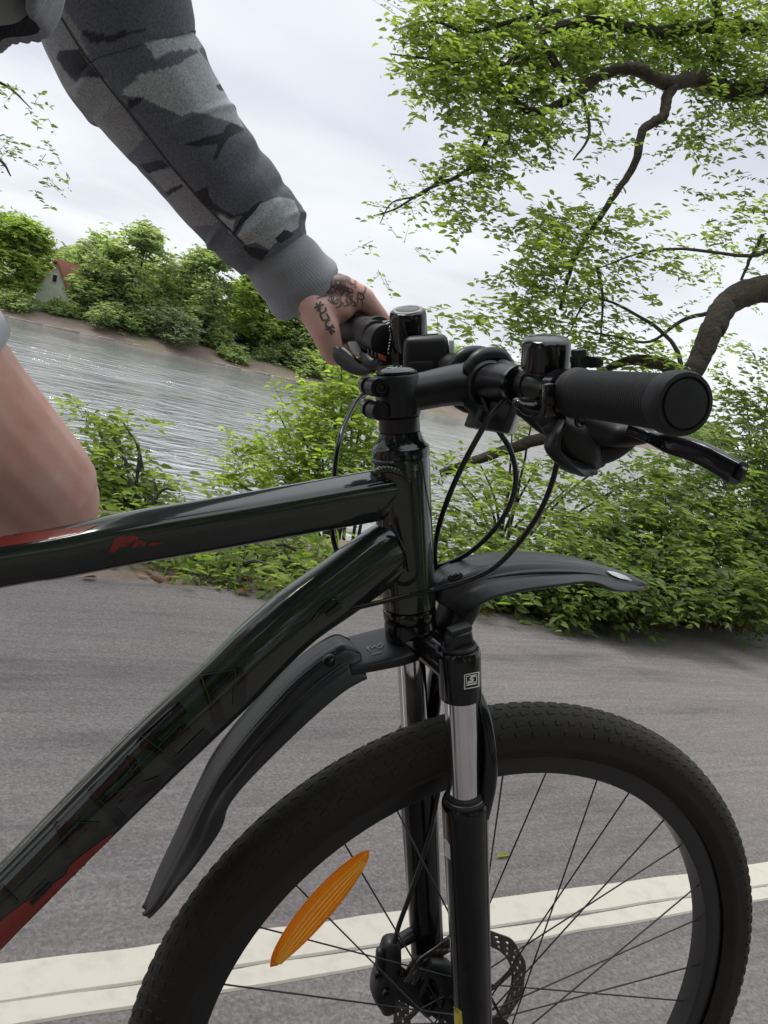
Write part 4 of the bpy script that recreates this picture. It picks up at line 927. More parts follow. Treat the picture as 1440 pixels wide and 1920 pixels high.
# bell on the right of the bar
bu = nrm(A_-.03*E_-.16*L_); bc = SX(1022, 697, -.1245)
bell = part('bell', lathe(bc, bu, [(0, .0185), (.0012, .0192), (.003, .0188), (.0034, .0172), (.020, .0168), (.0225, .0158), (.0242, .0130), (.0250, .0070), (.0252, .0005)], 44), 'gloss_plastic', handlebar)
band(on_bar(-.1)*.0+SX(1000, 722, -.105), dR, .012, .0135, 'bell_clamp', 'satin')
part('clamp_strap', lathe(SX(976, 722, -.092)-dR*.003, dR, [(0, .0140), (.0005, .0152), (.0055, .0152), (.006, .0140)], 30), 'gloss_plastic', handlebar)
bl = part('bell_striker', merge(box(SX(1085, 684, -.15), [L_, A_, E_], (.0042, .0105, .0042), .0015), box(SX(1100, 677, -.152), [nrm(SX(1115, 680, -.155)-SX(1080, 674, -.15)), A_, E_], (.0085, .0024, .004), .001), *[box(SX(1104+6*i, 678.5+i, -.155), [L_, A_, E_], (.0008, .0032, .004), 0) for i in range(-2, 3)]), 'plastic', handlebar)
# front reflector under the bar
fr = part('front_reflector', box(SX(925, 765, -.035), [nrm(.9*L_-.25*E_), nrm(A_+.45*E_), np.cross(nrm(.9*L_-.25*E_), nrm(A_+.45*E_))], (.024, .019, .004), .0015), 'plastic', handlebar)
part('reflector_lens', box(SX(925, 765, -.035)+.007*nrm(E_-.4*A_), [nrm(.9*L_-.25*E_), nrm(A_+.45*E_), np.cross(nrm(.9*L_-.25*E_), nrm(A_+.45*E_))], (.0235, .0185, .0028), .001), 'clear', fr)
part('reflector_bracket', tube([SX(880, 750, -.01), SX(905, 765, -.02), SX(925, 765, -.03)], [(.008, .008), (.007, .01), (.006, .008)], 12, 5, up=A_), 'plastic', handlebar)
# left side: brake clamp, shifter with gear window, paddle, alarm horn, headlamp
band(SP(.711, .049, .158), dL, .016, .0160, 'clamp_band', 'gloss_plastic')
part('clamp_hook', tube([SX(694, 610, .16), SX(706, 618, .155), SX(716, 613, .152), SX(731, 606, .15), SX(737, 609, .15)], [(.0016, .004), (.002, .005), (.002, .005), (.002, .005), (.0014, .004)], 12, 5, up=A_, round_cap=True), 'satin', handlebar)
band(SX(700, 632, .165), dL, .020, .0172, 'clamp_band', 'plastic')
band(SX(716, 640, .145), dL, .022, .0172, 'brake_lever_body', 'plastic')
sh = part('shifter', box(SX(700, 662, .15), [nrm(SX(730, 680, .14)-SX(680, 656, .16)), L_*.6+A_*.4, E_], (.018, .010, .011), .003), 'plastic', handlebar)
ax_ = [nrm(SX(728, 672, .135)-SX(682, 655, .135)), A_, -E_]
part('gear_window', box(SX(700, 662, .132), [nrm(SX(730, 676, .135)-SX(682, 657, .135)), nrm(A_-.3*E_), L_], (.0150, .0042, .0012), .0008), 'gloss_plastic', sh)
for i, (x, y) in enumerate([(690, 659), (697, 662), (704, 665)]): part('gear_mark', box(SX(x, y, .129), [A_, E_, L_], (.0022, .0005, .0005), 0), 'grey_print', sh)
part('gear_pointer', box(SX(716, 670, .1295), [nrm(SX(730, 676, .135)-SX(682, 657, .135)), nrm(A_-.3*E_), L_], (.0042, .0030, .0008), .0003), 'orange_print', sh)
part('shift_paddle', tube([SX(700, 694, .135), SX(676, 692, .15), SX(655, 680, .165), SX(636, 664, .178), SX(630, 655, .182)], [(.003, .003), (.007, .0035), (.0095, .004), (.009, .004), (.004, .003)], 16, 7, up=A_+.2*E_, round_cap=True), 'satin', sh)
part('lever_link', tube([SX(684, 660, .15), SX(695, 680, .14), SX(712, 684, .13)], [.006, .007, .006], 12, 5), 'plastic', sh)
hb_ = SX(768, 645, .115)
hu = nrm(A_-.24*L_-.10*E_)
horn = part('horn', lathe(hb_, hu, [(-.012, .0150), (0, .0172), (.003, .0180), (.028, .0178), (.0315, .0172), (.033, .0160), (.0335, .0150)], 40), 'gloss_plastic', handlebar)
part('horn_ring', lathe(hb_, hu, [(.0335, .0149), (.0342, .0146), (.0344, .0112), (.0338, .0108)], 36, cap=False), 'steel', horn)
part('horn_button', lathe(hb_, hu, [(.0330, .0108), (.0345, .0104), (.0350, .0080), (.0350, .0005)], 32), 'gloss_plastic', horn)
part('bead_cord', merge(*[sphere(SX(x, y, .118), .0014, None, 8, 6) for x, y in [(731, 614), (732, 620), (733, 626), (733, 632), (732, 638), (731, 644), (730, 650), (729, 656), (729, 662)]]), 'steel', horn, kind='stuff')
band(SX(768, 668, .118), dL, .018, .0168, 'horn_clamp', 'plastic')
lx = nrm(E_-.45*L_); ly = np.cross(A_, lx)
lamp = part('headlamp', merge(box(SX(800, 668, .07), [lx, ly, nrm(A_)], (.023, .017, .019), .006, 3, (.86, .80)), box(SX(790, 700, .065), [lx, ly, A_], (.012, .010, .012), .003)), 'plastic', handlebar)
part('lamp_lens', box(SX(800, 668, .07)+lx*.0235+A_*.001, [lx, ly, A_], (.0025, .0135, .0135), .002), 'lens_glass', lamp)
part('lamp_button', box(SX(806, 628, .07), [lx, ly, A_], (.008, .005, .001), .0008), 'satin', lamp)
part('lamp_strap', tube([SX(880, 668, .035), SX(920, 676, .0), SX(965, 692, -.05), SX(985, 700, -.085)], [(.0035, .005), (.004, .006), (.004, .006), (.003, .005)], 12, 5, up=A_), 'plastic', handlebar)
# left brake lever, mostly behind the hand, reaching out in front of the left grip
part('brake_lever', tube([SP(.706, .070, .15), SP(.700, .085, .175), SP(.700, .092, .22), SP(.702, .090, .27), SP(.704, .088, .30)], [(.005, .006), (.0045, .006), (.006, .006), (.006, .006), (.006, .006)], 14, 6, up=A_, round_cap=True), 'black_paint', handlebar)
# --- cables
def cable(name, pts, r=.0024): return part(name, tube([SX(x, y, l) for x, y, l in pts], r, 12, 8), 'gloss_plastic')
cable('cable', [(712, 700, .13), (700, 728, .12), (672, 748, .10), (652, 782, .08), (638, 820, .06), (630, 860, .05), (626, 905, .045), (622, 960, .04), (625, 1010, .03), (640, 1060, .02)])
cable('cable', [(950, 745, -.06), (920, 780, -.055), (890, 830, -.045), (860, 888, -.03), (838, 940, -.015), (822, 990, .0), (815, 1040, .02), (822, 1100, .035), (832, 1180, .045)])
cable('cable', [(905, 745, -.03), (930, 800, -.04), (955, 840, -.04), (967, 885, -.035), (962, 930, -.03), (940, 975, -.02), (905, 1015, -.005), (865, 1045, .01), (820, 1063, .025), (770, 1075, .035), (720, 1090, .04)])
cable('cable', [(1050, 830, -.155), (1046, 860, -.15), (1035, 905, -.14), (1012, 960, -.125), (975, 1015, -.105), (930, 1062, -.085), (880, 1088, -.065), (820, 1104, -.046), (760, 1118, -.036), (700, 1132, -.031), (650, 1144, -.027), (622, 1151, -.0225)], .0021)
part('cable_ferrule', tube([SX(905, 770, -.045), SX(897, 790, -.045)], .0034, 12, 3), 'plastic')
# --- suspension fork
EL = .0205; SPC = .060
fork = part('fork_crown', merge(
    lathe(C0, A_, [(HT0-.042, .0205), (HT0-.040, .0232), (HT0-.016, .0236), (HT0-.0125, .0225)], 32),
    *[tube([SP(HT0-.030, .004, s*.008), SP(HT0-.031, .009, s*.030), SP(.4395, EL, s*SPC)], [(.0125, .020), (.0115, .0185), (.0125, .0165)], 22, 6, up=A_) for s in (-1, 1)],
    *[lathe(SP(0, EL, s*SPC), A_, [(.4165, .0150), (.4170, .0178), (.4200, .0182), (.4560, .0182), (.4600, .0176), (.4618, .0160)], 34) for s in (-1, 1)]), 'black_paint')
legs = {}
for s in (-1, 1):
    part('stanchion', lathe(SP(0, EL, s*SPC), A_, [(.20, .0142), (.4168, .0142)], 40, cap=False), 'chrome', fork)
    lo = lathe(SP(0, EL, s*SPC), A_, [(-.030, .010), (-.022, .0175), (.02, .0185), (.12, .0188), (.22, .0198), (.29, .0206), (.308, .0208), (.3135, .0206), (.3150, .0196)], 36)
    drop = tube([SP(.0, EL, s*.056), SP(-.004, .034, s*.053), SP(0, RAKE, s*.052)], [(.020, .009), (.018, .008), (.014, .006)], 18, 5, up=A_, round_cap=True)
    legs[s] = part('fork_lower_leg', merge(lo, drop), 'black_paint')
    sl_ = part('dust_seal', lathe(SP(0, EL, s*SPC), A_, [(.3151, .0192), (.3175, .0192), (.318, .0180), (.3195, .0172), (.3225, .0166), (.3235, .0150)], 34), 'rubber', legs[s])
    part('seal_ring', lathe(SP(0, EL, s*SPC), A_, [(.3185, .0176), (.3190, .0181), (.3197, .0176)], 36, cap=False), 'steel', legs[s])
kn = part('fork_cap', merge(lathe(SP(0, EL, -SPC), A_, [(.4612, .0150), (.4640, .0155), (.4660, .0140)], 30), box(SP(.4705, EL, -SPC), [E_+.2*L_, L_, A_], (.0130, .0088, .0068), .003, 2, (.9, .8))), 'satin', fork)
part('cap_lip', box(SP(.4790, EL+.001, -SPC), [E_+.2*L_, L_, A_], (.0108, .0060, .0022), .001), 'plastic', fork)
part('fork_cap', lathe(SP(0, EL, SPC), A_, [(.4612, .0150), (.4640, .0155), (.4740, .0120), (.4760, .008)], 24), 'satin', fork)
arch = tube([SP(.300, EL+.012, -.063), SP(.335, EL+.021, -.064), SP(.370, EL+.024, -.058), SP(.396, EL+.024, -.040), SP(.406, EL+.022, 0), SP(.396, EL+.024, .040), SP(.370, EL+.024, .058), SP(.335, EL+.021, .064), SP(.300, EL+.012, .063)],
            [(.008, .012), (.007, .011), (.0065, .0105), (.006, .0115), (.006, .013), (.006, .0115), (.0065, .0105), (.007, .011), (.008, .012)], 18, 7, up=E_, sq=2.6)
part('fork_arch', arch, 'black_paint')
# crown sticker: square frame with a slanted S, small caption bar
ck = fork
q = lambda u, v: (871+u*26, 1265+v*28-u*5)
box_o = [stroke([q(0, 0), q(1, 0), q(1, .95), q(0, .95), q(0, 0)], 1.8)][0]
box_i = stroke([q(.14, .13), q(.86, .13), q(.86, .60), q(.14, .60), q(.14, .13)], 1.5)
ess = stroke([q(.74, .22), q(.50, .22), q(.40, .34), q(.60, .40), q(.52, .52), q(.26, .52)], 3.0)
cap_ = stroke([q(.14, .72), q(.86, .72)], 2.6)
decal('crown_sticker', box_o+box_i+ess+cap_, fork, M['white_print'], fork, off=.0004, step=4)
decal('white_sticker', [[(832, 1574), (838, 1573), (844, 1584), (845, 1612), (838, 1606), (832, 1602)]], legs[-1], M['white_print'], legs[-1], step=5)
decal('warning_sticker', [[(848, 1882), (866, 1896), (868, 1922), (848, 1922)]], legs[-1], M['yellow_print'], legs[-1], step=6)
# --- mudguards: ridge on the centre plane, near edge mirrored to the far side
def shell(ridge, edge, lw, th=.0028, bulge=.35, k=8, step=.0):
    Rg = spline([SX(x, y, 0) for x, y in ridge], k); Ed = spline([SX(x, y, -w_) for (x, y), w_ in zip(edge, lw)], k)
    V = []; F = []; n_ = 45
    for a, b in zip(Rg, Ed):
        mid_l = (a-O_)@L_; bl_ = (b-O_)@L_
        b0 = b-bl_*L_; dn = b0-a
        for j in range(n_):
            u = -1+2*j/(n_-1); dr = abs(u)**2.2
            rib = .0030*math.exp(-((abs(u)-.50)/.07)**4)-.0022*math.exp(-((abs(u)-.70)/.06)**2)-.0020*math.exp(-(u/.22)**4)+.0014
            V.append(a+dn*dr+L_*(bl_*-u)*(1) - nrm(dn)*rib)
    m_ = len(Rg)
    for i in range(m_-1):
        for j in range(n_-1): F.append((i*n_+j, i*n_+j+1, (i+1)*n_+j+1, (i+1)*n_+j))
    return V, F
def mg(name, VF):
    o = part(name, VF, 'guard'); sm = o.modifiers.new('thickness', 'SOLIDIFY'); sm.thickness = .0028; sm.offset = 0
    return o
mf = mg('front_mudguard', shell([(812, 1120), (822, 1085), (860, 1064), (900, 1053), (960, 1047), (1030, 1049), (1100, 1058), (1160, 1073), (1195, 1087), (1207, 1097)],
                                [(872, 1160), (885, 1150), (900, 1138), (930, 1124), (985, 1111), (1050, 1101), (1105, 1094), (1150, 1109), (1190, 1108), (1207, 1101)],
                                [.022, .030, .036, .038, .038, .038, .037, .036, .022, .004]))
part('mudguard_bracket', tube([SX(835, 1200, 0), SX(850, 1160, 0), SX(868, 1120, 0), SX(885, 1085, 0)], [(.012, .020), (.013, .022), (.014, .022), (.006, .018)], 18, 6, up=E_, sq=3), 'plastic')
part('bracket_slot', tube([SX(845, 1084, -.020), SX(862, 1078, -.022)], [(.003, .003), (.003, .003)], 12, 3, round_cap=True), 'gloss_plastic')
decal('mudguard_print', [[(1136, 1072), (1150, 1074), (1170, 1081), (1183, 1088), (1180, 1090), (1160, 1086), (1146, 1080)]], mf, M['sticker_grey'], mf, off=.0016, step=5)
def rail(ridge, edge, lw, u, t0, t1, r, k=8):
    Rg = spline([SX(x, y, 0) for x, y in ridge], k); Ed = spline([SX(x, y, -w_) for (x, y), w_ in zip(edge, lw)], k); P = []
    for i in range(int(t0*len(Rg)), int(t1*len(Rg))):
        a, b = Rg[i], Ed[i]; bl_ = (b-O_)@L_; dn = b-bl_*L_-a; P.append(a+dn*abs(u)**2.2+L_*bl_*u-nrm(dn)*.0016)
    m_ = len(P); q = np.sin(np.linspace(0, math.pi, m_))**.5
    return tube(P, [(r*.8*w_+.0003, r*w_+.0003) for w_ in q], 10)
FR = ([(812, 1120), (822, 1085), (860, 1064), (900, 1053), (960, 1047), (1030, 1049), (1100, 1058), (1160, 1073), (1195, 1087), (1207, 1097)],
      [(872, 1160), (885, 1150), (900, 1138), (930, 1124), (985, 1111), (1050, 1101), (1105, 1094), (1150, 1109), (1190, 1108), (1207, 1101)], [.022, .030, .036, .038, .038, .038, .037, .036, .022, .004])
RR = ([(664, 1214), (640, 1203), (618, 1212), (585, 1234), (540, 1273), (470, 1352), (412, 1432), (370, 1505), (330, 1588), (292, 1668), (274, 1708)],
      [(688, 1276), (676, 1282), (650, 1297), (608, 1330), (555, 1378), (500, 1432), (452, 1482), (428, 1512), (412, 1558), (345, 1648), (285, 1721)], [.034, .035, .036, .037, .038, .038, .038, .038, .038, .030, .008])
for u in (.34, -.34, .64, -.64): part('mudguard_rib', rail(*FR, u, .22 if abs(u) < .5 else .30, .80 if abs(u) < .5 else .74, .0026), 'guard', mf)
mr_ = mg('rear_mudguard', shell([(664, 1214), (640, 1203), (618, 1212), (585, 1234), (540, 1273), (470, 1352), (412, 1432), (370, 1505), (330, 1588), (292, 1668), (274, 1708)],
                                [(688, 1276), (676, 1282), (650, 1297), (608, 1330), (555, 1378), (500, 1432), (452, 1482), (428, 1512), (412, 1558), (345, 1648), (285, 1721)],
                                [.034, .035, .036, .037, .038, .038, .038, .038, .038, .030, .008]))
for u in (.36, -.36, .66, -.66): part('mudguard_rib', rail(*RR, u, .14, .86 if abs(u) < .5 else .62, .0024), 'guard', mr_)
plate_c = SX(735, 1222, -.004)
plate = part('mudguard_bracket', tube([SX(640, 1232, 0), SX(690, 1222, 0), SX(740, 1210, 0), SX(800, 1195, 0)], [(.0045, .033), (.005, .034), (.006, .034), (.007, .026)], 24, 6, up=A_, sq=5), 'plastic')
part('bracket_slot', tube([SX(628, 1222, -.012), SX(612, 1234, -.013), SX(600, 1245, -.014)], [(.0016, .0022)]*3, 10, 4, round_cap=True), 'gloss_plastic', mr_)
part('bracket_pin', lathe(SX(617, 1238, -.018), nrm(A_-.4*E_-.3*L_), [(-.003, .0055), (.002, .0055), (.0032, .004), (.0034, .0004)], 16), 'satin', mr_)
decal('bracket_print', [s_ for pts in [[(688, 1218), (694, 1213)], [(694, 1222), (688, 1213)], [(697, 1216), (703, 1211), (706, 1214)], [(706, 1214), (712, 1207), (719, 1210), (714, 1216), (708, 1215)], [(698, 1228), (716, 1223)]] for s_ in stroke(pts, 2)], plate, M['grey_print'], plate, off=.0006, step=4)
# --- wheels
AX = SP(0, RAKE, 0)
def wheel(AXp, e1, s1, lat, nm, front):
    def pol(r, a, l): return AXp+r*(math.cos(a)*e1+math.sin(a)*s1)+l*lat
    def ring(prof, n_, closed=True):
        V = []; F = []; m_ = len(prof)
        for i in range(n_):
            a = 2*math.pi*i/n_
            for j, (l, r) in enumerate(prof): V.append(pol(r, a, l))
        for i in range(n_):
            i2 = (i+1) % n_
            for j in range(m_ if closed else m_-1):
                j2 = (j+1) % m_; F.append((i*m_+j, i2*m_+j, i2*m_+j2, i*m_+j2))
        return V, F
    rim = part(nm, ring([(-.0125, .2960), (-.0118, .2945), (0, .2935), (.0118, .2945), (.0125, .2960), (.0135, .312), (.0135, .3165), (.0115, .3165), (.011, .308), (-.011, .308), (-.0115, .3165), (-.0135, .3165), (-.0135, .312)], 120), 'rim')
    # tyre with shoulder grooves and low tread blocks
    Vt = []; n_ = 264; prof = np.linspace(-2.45, 2.45, 29); m_ = len(prof); Ft = []
    for i in range(n_):
        a = 2*math.pi*i/n_
        for j, t_ in enumerate(prof):
            rt = .0268
            if abs(abs(t_)-1.9) < .09: rt += .0012
            if abs(abs(t_)-1.55) < .09: rt -= .0010
            Vt.append(pol(.3352+rt*math.cos(t_), a, rt*math.sin(t_)*.98))
    for i in range(n_):
        i2 = (i+1) % n_
        for j in range(m_-1): Ft.append((i*m_+j, i2*m_+j, i2*m_+j+1, i*m_+j+1))
    ty = part('tyre', (Vt, Ft), 'tyre', rim)
    kb = []
    for t_, n_k, hl, hw_, off in ((0, 150, .0042, .0042, 0), (.42, 150, .0044, .0028, .5), (-.42, 150, .0044, .0028, .5), (.82, 150, .0042, .0028, .1), (-.82, 150, .0042, .0028, .1), (1.2, 120, .0036, .0028, .4), (-1.2, 120, .0036, .0028, .4)):
        for i in range(n_k):
            a = 2*math.pi*(i+off)/n_k; rad = math.cos(a)*e1+math.sin(a)*s1; tan = -math.sin(a)*e1+math.cos(a)*s1
            nv = rad*math.cos(t_)+lat*math.sin(t_); sv = np.cross(tan, nv); c_ = AXp+rad*.3352+nv*.0270
            tn_ = nrm(tan+sv*.25*(1 if t_ > 0 else -1 if t_ < 0 else (i % 2)*2-1))
            sv = np.cross(tn_, nv); h_ = .0003
            q8 = [c_+tn_*hl*x_+sv*hw_*y_+nv*z_ for z_, k_ in ((-.0012, 1.0), (h_, .82)) for x_, y_ in ((-k_, -k_), (k_, -k_), (k_, k_), (-k_, k_))]
            kb.append((q8, [(4, 5, 6, 7), (0, 1, 5, 4), (1, 2, 6, 5), (2, 3, 7, 6), (3, 0, 4, 7)]))
    mk('tread', merge(*kb), M['tyre'], ty, smooth=False, kind='stuff')
    hub = part('hub', lathe(AXp-.050*lat, lat, [(0, .006), (.002, .009), (.012, .010), (.018, .012), (.0185, .0290), (.0215, .0290), (.022, .014), (.045, .0125), (.066, .018), (.0665, .0290), (.0695, .0290), (.070, .019), (.082, .017), (.098, .009), (.100, .006)], 26), 'satin', rim)
    sm = None
    for i in range(32):
        side = -1 if i % 2 else 1; a = 2*math.pi*(i+.3)/32; k = (1 if (i//2) % 2 else -1)
        p0 = pol(.0265, a+k*1.15, side*(.030 if side < 0 else .018)); p1 = pol(.2950, a, side*.004)
        part('spoke', tube([p0, p1], .00085, 6, 1), 'rim', rim)
    for a in (4.4,):
        part('valve', tube([pol(.293, a, 0), pol(.262, a, 0)], [.0028, .0022], 8, 2), 'steel', rim)
    if not front: return rim
    # brake rotor: drilled ring on six swept arms
    V = []; F = []; NA = 156; rr = [.0625, .0650, .0672, .0694, .0716, .0738, .0760, .0785, .0800]
    for i in range(NA):
        a = 2*math.pi*i/NA
        for r in rr: V.append(pol(r+.0009*math.sin(12*a)*(1 if r > .078 else 0), a, .0315))
    for i in range(NA):
        i2 = (i+1) % NA
        for j in range(len(rr)-1):
            hole = (j == 1 and i % 6 in (0, 1)) or (j == 3 and i % 6 in (2, 3)) or (j == 5 and i % 6 in (4, 5))
            if not hole: F.append((i*9+j, i2*9+j, i2*9+j+1, i*9+j+1))
    ro = part('brake_rotor', (V, F), 'dark_steel', rim); s_ = ro.modifiers.new('thickness', 'SOLIDIFY'); s_.thickness = .0019; s_.offset = 0
    arms = [tube([pol(.020, a-.45, .0315), pol(.040, a-.18, .0315), pol(.0645, a+.12, .0315)], [(.0009, .005), (.0009, .004), (.0009, .0045)], 8, 5, up=lat) for a in np.linspace(0, 2*math.pi, 7)[:-1]]
    part('rotor_arm', merge(*arms, lathe(AXp+.0306*lat, lat, [(0, .012), (0, .026), (.0018, .026), (.0018, .012)], 30)), 'dark_steel', rim)
    # amber spoke reflector, ribbed
    c0 = SX(600, 1703, -.014); t0 = nrm(SX(690, 1597, -.014)-SX(512, 1806, -.014)); n0 = np.cross(t0, lat); L0 = np.linalg.norm(SX(692, 1595, -.014)-SX(508, 1812, -.014))/2
    prof_ = []
    for u in np.linspace(-1, 1, 25):
        w_ = .0150*(1-u*u)**.75+.0008; prof_.append((u, w_))
    V = []; F = []; nn_ = 12
    for u, w_ in prof_:
        bow = -.0015*(1-u*u) if np.dot(n0, AXp-c0) > 0 else .0015*(1-u*u)
        cc = c0+t0*u*L0+n0*bow
        for j in range(nn_):
            a = 2*math.pi*j/nn_; V.append(cc+n0*w_*math.cos(a)+lat*.0062*math.sin(a)*min(1, w_/.006))
    for i in range(len(prof_)-1):
        for j in range(nn_): F.append((i*nn_+j, i*nn_+(j+1) % nn_, (i+1)*nn_+(j+1) % nn_, (i+1)*nn_+j))
    F += [tuple(range(nn_)), tuple((len(prof_)-1)*nn_+j for j in range(nn_))]
    rf_ = part('wheel_reflector', (V, F), 'amber', rim)
    rib = []
    for v in np.linspace(-.45, .62, 5):
        pts = []
        for u in np.linspace(-.86, .86, 13):
            w_ = .0150*(1-u*u)**.75; sg_ = 1 if np.dot(n0, AXp-c0) > 0 else -1
            cc = c0+t0*u*L0+n0*sg_*(-.0015*(1-u*u)); pts.append(cc+n0*w_*v-lat*.0066*math.sqrt(1-v*v))
        rib.append(tube(pts, .0010, 6, 0))
    part('reflector_rib', merge(*rib), 'amber_highlight', rf_, kind='stuff')
    return rim
fw = wheel(AX, E_, A_, L_, 'front_wheel', True)
rw = wheel(RC, np.array([1., 0, 0]), ZF, LF, 'rear_wheel', False)
part('axle', lathe(AX-.070*L_, L_, [(0, .006), (.002, .008), (.012, .008), (.0125, .0045), (.126, .0045), (.1265, .009), (.136, .009), (.138, .006)], 18), 'bolt')
# --- brake caliper on the far leg
cal = part('brake_caliper', merge(
    tube([SX(733, 1772, .045), SX(728, 1810, .045), SX(722, 1850, .045), SX(727, 1882, .045)], [(.010, .012), (.013, .015), (.016, .016), (.010, .012)], 18, 6, up=E_, sq=3, round_cap=True),
    tube([SX(726, 1830, .045), SX(760, 1850, .040), SX(790, 1872, .040), SX(800, 1890, .04)], [(.015, .013), (.013, .013), (.011, .012), (.007, .01)], 16, 6, up=A_, sq=3, round_cap=True)), 'plastic')
part('caliper_bracket', merge(
    tube([SX(772, 1752, .058), SX(745, 1768, .052), SX(725, 1786, .048)], [(.008, .008), (.0065, .008), (.006, .007)], 14, 5, up=A_),
    tube([SX(850, 1760, .055), SX(820, 1780, .050), SX(785, 1800, .047), SX(762, 1835, .045)], [(.005, .006), (.0055, .006), (.0055, .006), (.005, .006)], 12, 5, up=A_),
    tube([SX(815, 1790, .035), SX(800, 1835, .032), SX(785, 1865, .032)], [(.004, .005), (.0045, .005), (.004, .005)], 12, 5, up=E_)), 'satin', cal)
part('caliper_arm', tube([SX(712, 1785, .04), SX(712, 1815, .04), SX(715, 1850, .038)], [(.004, .006), (.005, .007), (.004, .006)], 12, 5, up=E_, round_cap=True), 'plastic', cal)
part('cable_barrel', tube([SX(735, 1800, .038), SX(732, 1825, .038)], [.006, .0068], 16, 3), 'satin', cal)
for x, y, l in [(754, 1826, .030), (815, 1836, .026), (724, 1860, .028), (708, 1826, .03), (802, 1884, .026)]:
    part('bolt', lathe(SX(x, y, l), -L_, [(0, .0045), (.003, .0045), (.0032, .003), (.001, .002), (.001, .0004)], 14), 'bolt', cal)
part('caliper_body', tube([SX(800, 1810, .028), SX(830, 1822, .026), SX(838, 1870, .028), SX(815, 1900, .03)], [(.010, .008), (.013, .009), (.013, .009), (.008, .008)], 14, 5, up=A_, sq=3), 'plastic', cal)
cable('brake_cable', [(850, 1190, .02), (845, 1300, .035), (832, 1420, .040), (815, 1520, .040), (795, 1600, .040), (768, 1680, .040), (748, 1735, .040), (738, 1775, .039), (735, 1806, .038)], .0026)

# ------------------------------------------------------------------ RIDER
HIP = np.array([-.86, .05, 1.0])
PR = root('person', (float(HIP[0]), float(HIP[1]), 0), 'rider in grey camouflage hoodie and pale shorts, tattooed left hand on the far bar grip', 'person')
g_ = nrm(LE-LI); w_f = nrm(E_-(E_@g_)*g_); u_f = np.cross(g_, w_f); u_f = u_f if u_f[2] > 0 else -u_f
GC = SX(667, 614, .228)+g_*.034       # middle of the gripped length
GC = LI+((GC-LI)@g_)*g_
def hp_(w, u, g): return GC+w*w_f+u*u_f+g*g_
WR = hp_(-.062, .050, .004)                                   # wrist
ELB = np.array([-.469, .352, 1.243]); SHL = np.array([-.60, .20, 1.49]); SHR = np.array([-.60, -.20, 1.49])
caps = []
def chain(pts, rs, n=14):
    for a, b, ra, rb in zip(pts[:-1], pts[1:], rs[:-1], rs[1:]): caps.append(capsule(a, b, ra, rb, n))
# left palm: four metacarpals from the wrist to the knuckles, then fingers curled round the grip
FG = [(-.036, 0.0), (-.0125, .004), (.0105, .002), (.032, -.003)]
for i, (gg, dl) in enumerate(FG):
    def rad(deg, r): a = math.radians(deg); return r*math.sin(a), r*math.cos(a)
    k0 = hp_(-.036, .044, gg*.65); 
    w1, u1 = rad(16+3*i, .034+dl); mcp = hp_(w1, u1, gg)
    w2, u2 = rad(88, .0295); pip = hp_(w2+.006, u2, gg)
    w3, u3 = rad(158, .0255); dip = hp_(w3, u3, gg)
    w4, u4 = rad(212, .0245); tip = hp_(w4, u4, gg)
    fr_ = [.0102, .0104, .0098, .0086][i]
    mid = (k0+mcp)/2+.006*u_f
    chain([WR*.35+k0*.65, mid, mcp], [.0165, .0145, .0120]); chain([mcp, pip, dip, tip], [.0112, fr_*.92, fr_*.84, fr_*.76])
caps.append(sphere(hp_(-.030, .032, -.004), (.032, .036, .020), [w_f, g_, u_f]))
# thumb: thenar, then down behind and under the grip
chain([hp_(-.052, .040, -.012), hp_(-.044, .022, -.028), hp_(-.040, .002, -.038), hp_(-.036, -.014, -.040), hp_(-.031, -.026, -.037)], [.021, .0195, .0165, .0140, .0115])
caps.append(sphere(hp_(-.022, .024, -.032), (.022, .015, .017), [w_f, g_, u_f])); caps.append(sphere(hp_(-.004, .030, -.034), (.024, .012, .010), [w_f, g_, u_f]))   # web between thumb and index
chain([WR, D(470, 430, .84), D(350, 280, .795), ELB], [.0285, .031, .036, .040]); chain([ELB, SHL], [.044, .058])
# right arm folded up behind the camera
RWR = np.array([-.72, -.60, 1.00]); REL = np.array([-.80, -.42, 1.20])
chain([SHR, REL, RWR], [.058, .045, .030]); fd = nrm(RWR-REL)
rs_ = nrm(np.cross(fd, [0, 0, 1.]))
for i in range(4):
    b0 = RWR+fd*.085+rs_*(i-1.5)*.022; chain([RWR+rs_*(i-1.5)*.010, b0, b0+fd*.03+[0, 0, .022], b0+fd*.022+[0, 0, .05]], [.017, .0115, .0095, .008])
chain([RWR, RWR+fd*.04-rs_*.04, RWR+fd*.075-rs_*.045+[0, 0, .02]], [.018, .013, .010])
# torso, neck, head
CH = np.array([-.64, .0, 1.42]); PEL = np.array([-.83, 0, 1.13])
chain([PEL+[0, .07, 0], PEL+[0, -.07, 0]], [.115, .115]); chain([PEL, (PEL+CH)/2, CH], [.13, .125, .13]); chain([SHL, CH+[0, 0, .03], SHR], [.06, .12, .06])
NK = np.array([-.575, 0, 1.56]); HD = np.array([-.51, 0, 1.70])
chain([CH+[.02, 0, .08], NK, HD-[0.01, 0, .05]], [.07, .058, .055]); caps.append(sphere(HD, (.098, .076, .118), None, 24, 16)); caps.append(sphere(HD+[.03, 0, -.055], (.068, .056, .062)))
caps.append(capsule(HD+[.086, 0, .012], HD+[.099, 0, -.024], .009, .012)); 
for s in (-1, 1):
    caps.append(sphere(HD+[-.005, s*.078, -.01], (.022, .010, .034))); caps.append(sphere(HD+[.088, s*.032, .014], (.012, .014, .010)))
    caps.append(capsule(HD+[.088, 0, -.068], HD+[.080, s*.022, -.068], .008, .006))
